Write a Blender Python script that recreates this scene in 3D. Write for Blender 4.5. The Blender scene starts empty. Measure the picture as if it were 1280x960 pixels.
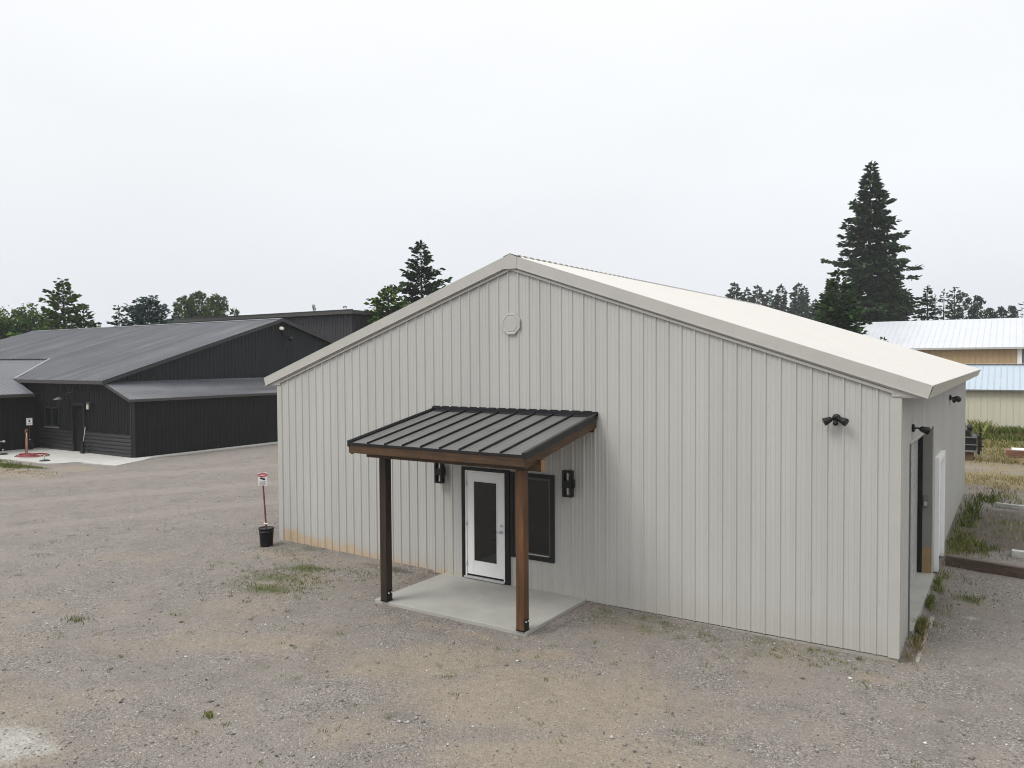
import bpy, math, random
import numpy as np
from mathutils import Vector, Matrix
R = math.radians
random.seed(7)
sc = bpy.context.scene
col = sc.collection

# ------------------------------------------------------------------ helpers
class MB:
    """collects simple shapes and links them as ONE mesh object"""
    def __init__(s): s.v = []; s.f = []; s.sm = []; s.g = []
    def add(s, vs, fs, smooth=False):
        o = len(s.v); s.g.append((o, len(s.f), len(vs))); s.v += [tuple(map(float, q)) for q in vs]
        s.f += [tuple(i + o for i in f) for f in fs]; s.sm += [smooth] * len(fs)
        return s
    def box(s, a, b):
        x0, y0, z0 = a; x1, y1, z1 = b
        if x0 > x1: x0, x1 = x1, x0
        if y0 > y1: y0, y1 = y1, y0
        if z0 > z1: z0, z1 = z1, z0
        return s.add([(x0,y0,z0),(x1,y0,z0),(x1,y1,z0),(x0,y1,z0),(x0,y0,z1),(x1,y0,z1),(x1,y1,z1),(x0,y1,z1)],
                     [(0,3,2,1),(4,5,6,7),(0,1,5,4),(1,2,6,5),(2,3,7,6),(3,0,4,7)])
    def prism(s, poly, d):
        """closed polygon of 3D points extruded along vector d"""
        n = len(poly); d = Vector(d)
        p2 = [tuple(Vector(q) + d) for q in poly]
        fs = [tuple(range(n - 1, -1, -1)), tuple(range(n, 2 * n))]
        for i in range(n):
            j = (i + 1) % n; fs.append((i, j, n + j, n + i))
        return s.add(list(poly) + p2, fs)
    def bar(s, p, q, w, h, up=(0,0,1)):
        p = Vector(p); q = Vector(q); d = (q - p).normalized(); up = Vector(up)
        side = d.cross(up).normalized(); u2 = side.cross(d).normalized()
        a = side * w / 2; b = u2 * h / 2
        return s.prism([tuple(p - a - b), tuple(p + a - b), tuple(p + a + b), tuple(p - a + b)], q - p)
    def tube(s, pts, rad, n=8, cap=True):
        pts = [Vector(q) for q in pts]; m = len(pts)
        rr = rad if isinstance(rad, (list, tuple)) else [rad] * m
        vs = []
        for i, q in enumerate(pts):
            d = (pts[min(i + 1, m - 1)] - pts[max(i - 1, 0)]).normalized()
            a = d.orthogonal().normalized() if abs(d.z) < .95 else Vector((1, 0, 0)).cross(d).normalized()
            b = d.cross(a)
            for k in range(n):
                t = 2 * math.pi * k / n
                vs.append(tuple(q + (a * math.cos(t) + b * math.sin(t)) * rr[i]))
        fs = []
        for i in range(m - 1):
            for k in range(n):
                k2 = (k + 1) % n
                fs.append((i*n+k, i*n+k2, (i+1)*n+k2, (i+1)*n+k))
        s.add(vs, fs, True)
        if cap:
            o = len(s.v) - len(vs)
            s.f += [tuple(o + k for k in range(n))[::-1], tuple(o + (m-1)*n + k for k in range(n))]; s.sm += [False, False]
        return s
    def lathe(s, prof, c=(0,0,0), n=20, axis=None):
        """profile of (r, h) about an axis through c (default +Z)"""
        ax = Vector(axis or (0,0,1)).normalized(); a = ax.orthogonal().normalized(); b = ax.cross(a); c = Vector(c)
        vs = []; m = len(prof)
        for r, h in prof:
            for k in range(n):
                t = 2*math.pi*k/n; vs.append(tuple(c + ax*h + (a*math.cos(t)+b*math.sin(t))*r))
        fs = [(i*n+k, i*n+(k+1) % n, (i+1)*n+(k+1) % n, (i+1)*n+k) for i in range(m-1) for k in range(n)]
        s.add(vs, fs, True)
        o = len(s.v) - len(vs)
        s.f += [tuple(o+k for k in range(n))[::-1], tuple(o+(m-1)*n+k for k in range(n))]; s.sm += [False, False]
        return s
    def each(s, name, mat, parent=None, bevel=0):
        """one object per shape added"""
        g = s.g + [(len(s.v), len(s.f), 0)]; out = []
        for (v0, f0, _), (v1, f1, _) in zip(g[:-1], g[1:]):
            m = MB(); m.v = s.v[v0:v1]; m.f = [tuple(i-v0 for i in f) for f in s.f[f0:f1]]; m.sm = s.sm[f0:f1]
            out.append(m.build(name, mat, parent, bevel))
        return out
    def build(s, name, mat, parent=None, bevel=0, label=None, kind=None):
        me = bpy.data.meshes.new(name); me.from_pydata(s.v, [], s.f)
        me.polygons.foreach_set('use_smooth', s.sm); me.update()
        return link(name, me, mat, parent, bevel, label, kind)

def link(name, me, mat, parent=None, bevel=0, label=None, kind=None):
    o = bpy.data.objects.new(name, me); col.objects.link(o)
    if mat: me.materials.append(mat)
    if parent is not None:
        o.parent = parent
        pw = parent
        off = Vector((0,0,0))
        while pw is not None: off += pw.location; pw = pw.parent
        o.location = -off                       # all meshes are written in world coordinates
    if bevel:
        b = o.modifiers.new('bevel', 'BEVEL'); b.width = bevel; b.segments = 2; b.limit_method = 'ANGLE'; b.angle_limit = R(40)
    if label: o['label'] = label
    if kind: o['kind'] = kind
    return o

def thing(name, label, cat, loc=(0,0,0), group=None):
    o = bpy.data.objects.new(name, None); col.objects.link(o); o.location = loc
    o.empty_display_size = .2
    return tag(o, label, cat, group)
def tag(o, label, cat, group=None):
    o['label'] = label; o['category'] = cat
    if group: o['group'] = group
    return o
def np_mesh(name, V, F, tone=None, smooth=False):
    """fast mesh from arrays; F is (n,k)"""
    me = bpy.data.meshes.new(name); n, k = F.shape
    me.vertices.add(len(V)); me.vertices.foreach_set('co', np.ascontiguousarray(V, dtype=np.float32).ravel())
    me.loops.add(n*k); me.loops.foreach_set('vertex_index', F.astype(np.int32).ravel())
    me.polygons.add(n); me.polygons.foreach_set('loop_start', np.arange(0, n*k, k, dtype=np.int32))
    me.polygons.foreach_set('loop_total', np.full(n, k, dtype=np.int32))
    if smooth: me.polygons.foreach_set('use_smooth', np.ones(n, dtype=bool))
    if tone is not None:
        a = me.attributes.new('tone', 'FLOAT', 'POINT'); a.data.foreach_set('value', tone.astype(np.float32))
    me.update(); me.validate()
    return me

# ------------------------------------------------------------------ materials
class NT:
    def __init__(s, name):
        s.m = bpy.data.materials.new(name); s.m.use_nodes = True
        s.t = s.m.node_tree; s.b = s.t.nodes['Principled BSDF']
    def n(s, typ, **k):
        x = s.t.nodes.new(typ)
        for a, v in k.items(): setattr(x, a, v)
        return x
    def l(s, a, b): s.t.links.new(a, b)
    def obj(s, scale=(1,1,1)):
        tc = s.n('ShaderNodeTexCoord'); mp = s.n('ShaderNodeMapping'); mp.inputs['Scale'].default_value = scale
        s.l(tc.outputs['Object'], mp.inputs['Vector']); return mp.outputs['Vector']
    def noise(s, vec, scale, detail=4, rough=.55, dist=0):
        x = s.n('ShaderNodeTexNoise'); x.inputs['Scale'].default_value = scale; x.inputs['Detail'].default_value = detail
        x.inputs['Roughness'].default_value = rough; x.inputs['Distortion'].default_value = dist
        s.l(vec, x.inputs['Vector']); return x.outputs['Fac']
    def vor(s, vec, scale, out='Color', feature='F1'):
        x = s.n('ShaderNodeTexVoronoi'); x.feature = feature; x.inputs['Scale'].default_value = scale
        s.l(vec, x.inputs['Vector']); return x.outputs[out]
    def ramp(s, fac, stops, interp='LINEAR'):
        x = s.n('ShaderNodeValToRGB'); cr = x.color_ramp; cr.interpolation = interp
        while len(cr.elements) < len(stops): cr.elements.new(.5)
        for e, (p, c) in zip(cr.elements, stops):
            e.position = p; e.color = (*c, 1) if len(c) == 3 else c
        s.l(fac, x.inputs['Fac']); return x.outputs['Color']
    def rng(s, fac, a, b, c=0., d=1., smooth=False):
        x = s.n('ShaderNodeMapRange'); x.clamp = True
        if smooth: x.interpolation_type = 'SMOOTHSTEP'
        for i, v in zip(('From Min','From Max','To Min','To Max'), (a,b,c,d)): x.inputs[i].default_value = v
        s.l(fac, x.inputs['Value']); return x.outputs['Result']
    def mix(s, fac, a, b, mode='MIX'):
        x = s.n('ShaderNodeMix'); x.data_type = 'RGBA'; x.blend_type = mode
        for sock, v in ((x.inputs['Factor'], fac), (x.inputs['A'], a), (x.inputs['B'], b)):
            if isinstance(v, (int, float)): sock.default_value = v
            elif isinstance(v, tuple): sock.default_value = (*v, 1) if len(v) == 3 else v
            else: s.l(v, sock)
        # colour sockets
        return x.outputs['Result']
    def cmix(s, fac, a, b, mode='MIX'):
        x = s.n('ShaderNodeMix'); x.data_type = 'RGBA'; x.blend_type = mode
        fs, A, B = x.inputs[0], x.inputs[6], x.inputs[7]
        for sock, v in ((fs, fac), (A, a), (B, b)):
            if isinstance(v, (int, float)): sock.default_value = v
            elif isinstance(v, tuple): sock.default_value = (*v, 1)
            else: s.l(v, sock)
        return x.outputs[2]
    def math(s, op, a, b=None):
        x = s.n('ShaderNodeMath', operation=op)
        for sock, v in zip(x.inputs, (a, b)):
            if v is None: continue
            if isinstance(v, (int, float)): sock.default_value = v
            else: s.l(v, sock)
        return x.outputs[0]
    def bump(s, h, strength=.3, dist=.01):
        x = s.n('ShaderNodeBump'); x.inputs['Strength'].default_value = strength; x.inputs['Distance'].default_value = dist
        s.l(h, x.inputs['Height']); s.l(x.outputs['Normal'], s.b.inputs['Normal'])
    def set(s, col=None, rough=.5, metal=0., spec=.5):
        if col is not None:
            if isinstance(col, tuple): s.b.inputs['Base Color'].default_value = (*col, 1)
            else: s.l(col, s.b.inputs['Base Color'])
        if isinstance(rough, (int, float)): s.b.inputs['Roughness'].default_value = rough
        else: s.l(rough, s.b.inputs['Roughness'])
        s.b.inputs['Metallic'].default_value = metal; s.b.inputs['Specular IOR Level'].default_value = spec
        return s.m
    def attr(s, name):
        x = s.n('ShaderNodeAttribute'); x.attribute_name = name; return x

def paint(name, c, rough=.45, var=.06, scale=2., spec=.5, metal=0., streak=False):
    t = NT(name); v = t.obj((1,1,.15) if streak else (1,1,1))
    f = t.noise(v, scale, 5, .6)
    f2 = t.noise(t.obj(), scale*14, 3)
    c0 = tuple(x*(1-var) for x in c); c1 = tuple(min(1, x*(1+var)) for x in c)
    cc = t.ramp(f, [(.3, c0), (.7, c1)])
    cc = t.cmix(t.rng(f2, .3, .7, 0, .12), cc, tuple(x*.8 for x in c))
    return t.set(cc, t.rng(f, .3, .7, rough-.06, rough+.06), metal, spec)

def siding_main():
    t = NT('greige_metal_siding'); v = t.obj()
    n1 = t.noise(t.obj((1,1,.12)), 1.3, 5, .6); n2 = t.noise(v, 9, 4)
    base = t.ramp(n1, [(.3, (.408,.405,.382)), (.7, (.458,.455,.432))])
    base = t.cmix(t.rng(n2, .35, .7, 0, .14), base, (.385,.378,.35))
    # panel to panel tint (0.914 m sheets)
    sx = t.n('ShaderNodeSeparateXYZ'); t.l(v, sx.inputs[0])
    pw = t.math('FLOOR', t.math('DIVIDE', t.math('ADD', sx.outputs['X'], sx.outputs['Y']), .914))
    wn = t.n('ShaderNodeTexWhiteNoise', noise_dimensions='1D'); t.l(pw, wn.inputs['W'])
    base = t.cmix(t.rng(wn.outputs['Value'], 0, 1, 0, .09), base, (.34,.335,.31))
    # splashed clay along the foot of the left half of the front
    edge = t.noise(t.obj((3,3,.6)), 1.8, 4, .7)
    top = t.math('ADD', t.math('MULTIPLY', sx.outputs['X'], -.062), .49)        # height of the stain
    top = t.math('ADD', top, t.math('MULTIPLY', t.math('SUBTRACT', edge, .5), .5))
    d = t.math('SUBTRACT', top, sx.outputs['Z'])
    m = t.rng(d, -.02, .10, 0, 1, True)
    mx = t.math('MULTIPLY', t.rng(sx.outputs['X'], 5.2, 5.9, 1, 0), t.rng(sx.outputs['Y'], .3, .5, 1, 0))
    m = t.math('MULTIPLY', m, mx)
    m = t.math('MULTIPLY', m, t.rng(t.noise(v, 14, 4), .3, .6, .55, .95))
    clay = t.ramp(t.noise(t.obj((8,8,1)), 2, 3), [(.3, (.47,.31,.165)), (.7, (.52,.385,.245))])
    base = t.cmix(m, base, clay)
    # light grey dust above the foot everywhere
    d2 = t.rng(t.math('ADD', sx.outputs['Z'], t.math('MULTIPLY', edge, -.5)), .0, .35, .3, 0, True)
    base = t.cmix(d2, base, (.40,.36,.30))
    return t.set(base, .42, 0, .4)

def gravel_mat():
    t = NT('gravel_ground'); v = t.obj()
    a = t.attr('mask'); sep = t.n('ShaderNodeSeparateColor'); t.l(a.outputs['Color'], sep.inputs[0])
    tanm, grs, chalk = sep.outputs[0], sep.outputs[1], sep.outputs[2]
    a2 = t.attr('mask2'); sep2 = t.n('ShaderNodeSeparateColor'); t.l(a2.outputs['Color'], sep2.inputs[0])
    road, dry, dark = sep2.outputs[0], sep2.outputs[1], sep2.outputs[2]
    big = t.noise(v, .55, 6, .62, .4); edge = t.noise(v, 1.1, 9, .72, .3); mid = t.noise(v, 3.2, 6, .68); fine = t.noise(v, 26, 5, .7)
    warp = t.n('ShaderNodeVectorMath', operation='ADD'); t.l(v, warp.inputs[0])
    nz = t.n('ShaderNodeTexNoise'); nz.inputs['Scale'].default_value = 18; t.l(v, nz.inputs['Vector'])
    sm = t.n('ShaderNodeVectorMath', operation='SCALE'); sm.inputs['Scale'].default_value = .03; t.l(nz.outputs['Color'], sm.inputs[0]); t.l(sm.outputs[0], warp.inputs[1])
    wv = warp.outputs[0]
    s1 = t.n('ShaderNodeTexVoronoi'); s1.inputs['Scale'].default_value = 42; t.l(wv, s1.inputs['Vector'])
    s2 = t.n('ShaderNodeTexVoronoi'); s2.inputs['Scale'].default_value = 95; t.l(wv, s2.inputs['Vector'])
    b1 = t.n('ShaderNodeSeparateColor'); t.l(s1.outputs['Color'], b1.inputs[0])
    b2 = t.n('ShaderNodeSeparateColor'); t.l(s2.outputs['Color'], b2.inputs[0])
    st1 = t.ramp(b1.outputs[0], [(0,(.055,.048,.045)),(.3,(.18,.162,.153)),(.65,(.29,.264,.25)),(.9,(.415,.388,.37)),(1,(.72,.69,.65))])
    st2 = t.ramp(b2.outputs[1], [(0,(.065,.057,.053)),(.4,(.205,.186,.176)),(.8,(.325,.297,.281)),(1,(.62,.585,.55))])
    grav = t.cmix(t.rng(fine, .4, .6), st1, st2)
    # finer settled grit between the stones
    grit = t.ramp(fine, [(.3,(.185,.166,.154)),(.7,(.33,.30,.28))])
    coarse = t.rng(t.noise(v, .8, 7, .7, .5), .42, .60, .7, .05)
    grav = t.cmix(coarse, grav, grit)
    grav = t.cmix(t.rng(big, .4, .65, 0, .5), grav, (.315,.285,.265)); grav = t.cmix(t.rng(t.noise(v, 1.4, 7, .7, .6), .5, .72, 0, .45), grav, (.155,.14,.13))
    def msk(m, lo=.35, hi=.6, amp=.55):
        x = t.math('ADD', m, t.math('MULTIPLY', t.math('SUBTRACT', t.math('ADD', t.math('MULTIPLY', edge, .75), t.math('MULTIPLY', fine, .25)), .5), amp*2))
        return t.rng(x, lo, hi, 0, 1, True)
    sand = t.ramp(t.noise(v, 9, 6, .7), [(.3,(.28,.236,.186)),(.7,(.385,.332,.268))])
    sand = t.cmix(t.rng(b2.outputs[0], .72, .9, 0, .55), sand, st1)
    c = t.cmix(t.math('MULTIPLY', msk(tanm, .2, .72, .9), .8), grav, sand)
    roadc = t.ramp(t.noise(v, 6, 6, .75), [(.3,(.265,.236,.222)),(.7,(.355,.32,.302))])
    c = t.cmix(t.math('MULTIPLY', msk(road, .25, .65, .6), .75), c, roadc)
    c = t.cmix(t.math('MULTIPLY', msk(dark, .25, .65), .75), c, (.095,.082,.066))
    dryc = t.ramp(t.noise(v, 12, 5, .7), [(.25,(.10,.105,.04)),(.5,(.27,.215,.10)),(.8,(.36,.28,.15))])
    c = t.cmix(t.math('MULTIPLY', msk(dry, .3, .6), .75), c, dryc)
    grc = t.ramp(t.noise(v, 16, 5, .7), [(.25,(.045,.065,.02)),(.6,(.11,.13,.045)),(.85,(.24,.21,.11))])
    c = t.cmix(t.math('MULTIPLY', msk(grs, .3, .9, .95), .8), c, grc)
    c = t.cmix(t.math('MULTIPLY', msk(chalk, .25, .75, .8), .85), c, t.ramp(fine, [(.35,(.33,.32,.305)),(.65,(.60,.59,.575))]))
    c = t.cmix(1., c, (.90,.895,.86), 'MULTIPLY')
    c = t.cmix(t.rng(t.noise(v, 2.1, 8, .75, .4), .52, .70, 0, .38), c, (.12,.11,.098))
    h = t.math('ADD', t.math('MULTIPLY', s1.outputs['Distance'], -1.4), t.math('ADD', t.math('MULTIPLY', s2.outputs['Distance'], -.6), t.math('MULTIPLY', fine, .8)))
    t.bump(h, .8, .02)
    return t.set(c, .92, 0, .2)

def wood_mat(name, c_dark, c_light, axis):
    t = NT(name)
    s = [14,14,14]; s[axis] = .9
    v = t.obj(tuple(s)); g = t.noise(v, 1.4, 6, .65, .6); g2 = t.noise(t.obj(), 3, 3)
    c = t.ramp(g, [(.28, c_dark), (.72, c_light)])
    c = t.cmix(t.rng(g2, .4, .7, 0, .4), c, tuple(x*.6 for x in c_dark))
    t.bump(g, .2, .004)
    return t.set(c, .55, 0, .4)

def concrete_mat(name, c):
    t = NT(name); v = t.obj(); a = t.noise(v, 1.6, 6, .65); b = t.noise(v, 30, 4)
    cc = t.ramp(a, [(.3, tuple(x*.86 for x in c)), (.7, tuple(x*1.07 for x in c))])
    cc = t.cmix(t.rng(b, .35, .7, 0, .22), cc, tuple(x*.7 for x in c))
    t.bump(b, .12, .003)
    return t.set(cc, .85, 0, .3)

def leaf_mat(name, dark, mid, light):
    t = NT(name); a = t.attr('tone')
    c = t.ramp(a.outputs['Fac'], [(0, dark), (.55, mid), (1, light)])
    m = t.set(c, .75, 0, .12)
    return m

def roof_dark_mat():
    t = NT('charcoal_metal_roof'); v = t.obj((.12,1,1)); f = t.noise(t.obj((1.2,.12,.3)), 1.0, 5, .65, .3); g = t.noise(t.obj(), .35, 4)
    c = t.ramp(f, [(.3,(.060,.063,.072)),(.7,(.17,.172,.185))])
    c = t.cmix(t.rng(g, .4, .65, 0, .5), c, (.072,.080,.098))
    return t.set(c, t.rng(f, .3, .7, .36, .52), 0, .5)

M = {}
M['siding'] = siding_main()
M['trim'] = paint('greige_trim', (.415,.405,.378), .4, .04)
M['soffit'] = paint('greige_soffit', (.425,.415,.39), .5, .04)
M['roof'] = paint('ivory_metal_roof', (.535,.52,.495), .45, .03, 1.2)
M['dark_edge'] = paint('dark_bronze_edge', (.05,.048,.045), .4)
M['black'] = paint('black_metal', (.008,.008,.009), .42, .1, 6, .3)
M['blackroof'] = paint('black_seam_roof', (.125,.124,.121), .34, .12, 2.2, .5)
M['blackedge'] = paint('black_roof_edge', (.010,.0105,.012), .42, .1, 4, .35)
M['char'] = paint('charcoal_siding', (.0060,.0064,.0075), .55, .15, 1.2, .22, streak=True)
M['chargable'] = paint('slate_charcoal_siding', (.0085,.0105,.0125), .5, .12, 1.2, .28, streak=True)
M['valley'] = paint('dull_galvanised', (.22,.225,.23), .4)
M['wains'] = paint('charcoal_wainscot', (.022,.023,.025), .38, .15, 2, .5)
M['charroof'] = roof_dark_mat()
M['chartrim'] = paint('charcoal_trim', (.016,.017,.019), .4)
M['brownroof'] = paint('bronze_fascia', (.045,.043,.038), .5)
M['greysiding'] = paint('weathered_dark_siding', (.020,.020,.022), .55, .15, 1.0, streak=True)
M['cream'] = paint('cream_siding', (.52,.50,.40), .5, .06, 1.0, streak=True)
M['tan'] = paint('tan_siding', (.40,.285,.155), .5, .05, 1.0, streak=True)
M['whiteroof'] = paint('white_metal_roof', (.50,.515,.545), .4, .05, .8)
M['blueroof'] = paint('pale_blue_metal_roof', (.36,.425,.485), .4, .06, .8)
M['white'] = paint('white_paint', (.78,.78,.78), .35, .03, 4)
M['offwhite'] = paint('pale_grey_paint', (.42,.42,.41), .45, .06, 3)
M['doorpanel'] = paint('pale_door_panel', (.36,.36,.35), .45, .14, 2.5)
M['grey'] = paint('grey_paint', (.14,.14,.135), .5, .1, 3)
M['jamb'] = paint('dim_grey_jamb', (.20,.20,.185), .55, .1, 3)
M['wood_x'] = wood_mat('stained_wood_beam', (.030,.015,.0065), (.105,.054,.022), 0)
M['wood_y'] = wood_mat('stained_wood_rafter', (.030,.015,.0065), (.105,.054,.022), 1)
M['wood_z'] = wood_mat('stained_wood_post', (.050,.023,.009), (.165,.076,.029), 2)
M['wood_dark'] = wood_mat('dark_stained_wood_post', (.014,.0085,.0055), (.042,.024,.013), 2)
M['endgrain'] = wood_mat('cut_end_wood', (.19,.10,.04), (.30,.17,.075), 2)
M['tie'] = wood_mat('weathered_brown_timber', (.050,.034,.024), (.125,.088,.062), 0)
M['plywood'] = wood_mat('raw_plywood', (.26,.165,.085), (.38,.26,.14), 2)
M['greytimber'] = wood_mat('bleached_grey_timber', (.30,.30,.29), (.50,.50,.48), 0)
M['lumber'] = wood_mat('reddish_lumber', (.13,.055,.030), (.27,.14,.085), 0)
M['concrete'] = concrete_mat('pale_concrete', (.36,.355,.325))
M['padconcrete'] = concrete_mat('light_pad_concrete', (.44,.435,.41))
M['edgeconcrete'] = concrete_mat('dusty_concrete', (.33,.315,.27))
M['ground'] = gravel_mat()
M['bark'] = paint('bark', (.028,.022,.017), .9, .3, 5)
M['fir'] = leaf_mat('fir_needles', (.006,.015,.007), (.017,.041,.016), (.052,.094,.030))
M['spruce'] = leaf_mat('spruce_needles', (.008,.021,.006), (.026,.058,.015), (.075,.125,.028))
M['pine'] = leaf_mat('pine_needles', (.012,.032,.005), (.050,.098,.013), (.14,.21,.03))
M['blue'] = leaf_mat('blue_spruce_needles', (.016,.032,.030), (.042,.074,.066), (.10,.15,.13))
M['far'] = leaf_mat('haze_tinted_needles', (.008,.025,.015), (.022,.052,.030), (.052,.098,.050))  # far trees: part of the distance haze is put into this bluer green
M['leaf'] = leaf_mat('broad_leaves', (.009,.028,.004), (.038,.082,.011), (.105,.17,.026))
M['grass'] = leaf_mat('grass_blades', (.050,.070,.016), (.125,.160,.035), (.27,.28,.09))
M['straw'] = leaf_mat('straw_blades', (.13,.10,.045), (.27,.21,.10), (.42,.34,.19))
M['stone'] = leaf_mat('loose_stones', (.085,.078,.074), (.235,.215,.205), (.58,.56,.53))
M['red'] = paint('red_paint', (.15,.022,.020), .5, .15, 5)
M['hose'] = paint('red_rubber_hose', (.26,.045,.045), .5, .15, 5)
M['plasticblk'] = paint('black_plastic', (.009,.0095,.010), .45, .1, 5, .3)
M['brass'] = paint('dull_brass_pipe', (.40,.30,.19), .45, .2, 5)
M['signwhite'] = paint('white_sign_plate', (.80,.80,.80), .4, .03, 6)
M['signred'] = paint('red_sign_print', (.48,.07,.09), .5, .08, 8)
M['steel'] = paint('bright_steel', (.62,.62,.62), .3, .05, 5, .5, .8)
M['rust'] = paint('rusty_steel', (.11,.062,.035), .8, .3, 8)
M['lens'] = paint('frosted_lens', (.50,.48,.40), .25, .05, 6)

def glass(name, c=(.006,.007,.007), rough=.03):
    t = NT(name); n = t.noise(t.obj((1,1,5)), 2.2, 4)
    t.bump(n, .06, .01)
    return t.set(tuple(c), rough, 0, .5)
M['glass'] = glass('dark_glass')
def glass_blind():
    t = NT('dark_glass_with_blind'); sx = t.n('ShaderNodeSeparateXYZ'); t.l(t.obj(), sx.inputs[0])
    w = t.math('SINE', t.math('MULTIPLY', sx.outputs['Z'], 2*math.pi/.045))
    n = t.noise(t.obj((1,1,6)), 3, 4, .7)
    c = t.cmix(t.rng(t.math('ADD', w, t.math('MULTIPLY', n, 1.2)), -.6, 1.8), (.010,.010,.0095), (.016,.016,.015))
    return t.set(c, .05, 0, .5)
M['doorglass'] = glass_blind()

# ------------------------------------------------------------------ ground height
W, D = 13.21, 16.47
def gz(x, y):
    x = np.asarray(x, float); y = np.asarray(y, float)
    fx = np.where(x > 0, np.clip((W - x)/W, 0, 1), np.exp(-(x/5.)**2))
    fy = np.where(y < 0, np.exp(-(y/2.2)**2), np.exp(-(np.maximum(y, 0)/9.)**2))
    return .19*fx*fy
def vnoise(x, y, s, seed):
    """smooth value noise"""
    rs = np.random.RandomState(seed); g = rs.rand(64, 64)
    X = x*s; Y = y*s; i = np.floor(X).astype(int); j = np.floor(Y).astype(int); fx = X-i; fy = Y-j
    fx = fx*fx*(3-2*fx); fy = fy*fy*(3-2*fy)
    a = g[i % 64, j % 64]; b = g[(i+1) % 64, j % 64]; c = g[i % 64, (j+1) % 64]; d = g[(i+1) % 64, (j+1) % 64]
    return (a*(1-fx)+b*fx)*(1-fy)+(c*(1-fx)+d*fx)*fy
def blob(x, y, cx, cy, rx, ry, rot=0):
    c, s = math.cos(R(rot)), math.sin(R(rot)); dx = x-cx; dy = y-cy
    u = (dx*c+dy*s)/rx; v = (-dx*s+dy*c)/ry
    return np.exp(-(u*u+v*v))
# (x, y, rx, ry, rot, strength)
TAN = [(9.4,-3.75,2.1,1.15,33,1.0),(7.4,-3.7,1.6,.8,33,.9),(4.8,-4.4,1.7,.5,33,.65),(10.6,-5.0,1.9,.9,33,.9),(8.2,-5.6,1.2,.6,33,.55),(11.6,-3.2,1.1,.5,33,.5),
       (8.75,-2.55,.55,.22,33,1.0),(7.5,-2.42,.5,.16,0,.9),(6.5,-2.4,.4,.15,0,.75),(5.6,-2.6,.5,.2,0,.6),(1.2,-.9,1.2,.35,10,.7),(3.0,-3.2,.9,.3,33,.5),(-1.5,-2.5,2.2,.5,33,.4),(13.0,-.75,.35,.22,0,.9),
       (-20,2.6,4.5,1.2,5,.9),(-18.2,4.6,1.6,.7,0,.9),(-24,3.4,3,1.0,0,.7),(13.45,.5,.2,.9,0,.6)]
GRS = [(2.64,-2.5,.8,.32,33,.85),(2.23,-1.3,.7,.28,20,.8),(2.1,-2.0,.8,.35,33,.75),(1.2,-.2,.6,.25,0,.5),(1.2,-5.4,.35,.2,33,.5),(-21.8,3.6,1.6,.45,5,1.),(-20.2,3.9,.9,.2,0,.7),(3.4,-1.0,.8,.25,0,.4),(-.6,.2,.9,.5,0,.35),
       (9.6,-.7,1.1,.4,-5,.42),(11.3,-.75,1.0,.35,-5,.45),(13.42,1.6,.10,1.2,0,.5),(13.45,4.2,.12,1.4,0,.6),(13.95,3.9,.35,.3,0,.5),(13.7,8.6,.4,1.3,0,.55),(13.6,12,.4,3,0,.6),(15,11.5,1.5,2,0,.45),(4.4,-.5,.5,.2,0,.45)]
CHK = [(4.75,-8.25,.75,.45,25,1.0),(5.3,-7.95,.4,.25,25,.6),(14.0,2.75,.18,.12,0,.9),(7.2,-2.3,.35,.12,0,.4)]
DRY = [(15,20.5,9,2.2,0,1.0),(18,31,16,5.5,0,.8),(14,27,5,2.2,0,.8),(14.4,17,2,1.2,0,.5),(14,8.0,.6,.5,0,.5),(40,30,40,14,0,.9),(-40,60,80,30,0,.9),(0,110,160,50,0,1.),(120,60,90,60,0,1)]
DRK = [(14.6,11.2,1.6,2.9,0,1.1),(15.3,9.2,1.4,1.6,0,.8),(3.9,-.45,.9,.25,0,.7),(13.5,3.2,.2,2,0,.5),(14,6.8,.8,.35,0,.5),(9.5,-.35,2.5,.18,0,.4)]
ROAD = [(-9.8,3.2,8.5,.75,62,.9),(-6.0,1.0,8.5,.7,64,.7),(-14.0,5.4,8,.9,62,.9),(-22,-2,16,2.2,5,.7),(-12,15,2.6,9,0,.7),(14,23.8,14,.7,0,1.0),(13,-2,3,3,0,.4),(1.5,-5.2,3.5,.4,33,.5)]
def fld(L, x, y):
    o = np.zeros_like(x)
    for cx, cy, rx, ry, rot, s in L: o = np.maximum(o, s*blob(x, y, cx, cy, rx, ry, rot))
    return o
def axis(lo, hi, step, far):
    a = list(np.arange(lo, hi+1e-6, step)); s = step; q = hi
    up = []
    while q < far: s *= 1.28; q += s; up.append(min(q, far))
    s = step; q = lo; dn = []
    while q > -far: s *= 1.28; q -= s; dn.append(max(q, -far))
    return np.array(dn[::-1]+a+up)
xs = np.unique(np.concatenate([axis(-30, 19, .2, 900), np.arange(2, 15.5, .1)])); ys = np.unique(np.concatenate([axis(-11, 40, .2, 900), np.arange(-9.5, 1, .1)]))
X, Y = np.meshgrid(xs, ys, indexing='ij'); nx, ny = X.shape
bump = (vnoise(X, Y, .7, 1)-.5)*.035 + (vnoise(X, Y, 2.3, 2)-.5)*.016 + (vnoise(X, Y, 6.1, 3)-.5)*.008
Z = gz(X, Y) + bump*np.where((X > -.3) & (X < W+.3) & (Y > -.3) & (Y < D), .3, 1)
Z += fld([(4.75,-8.25,.7,.5,25,.035)], X, Y)
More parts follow.
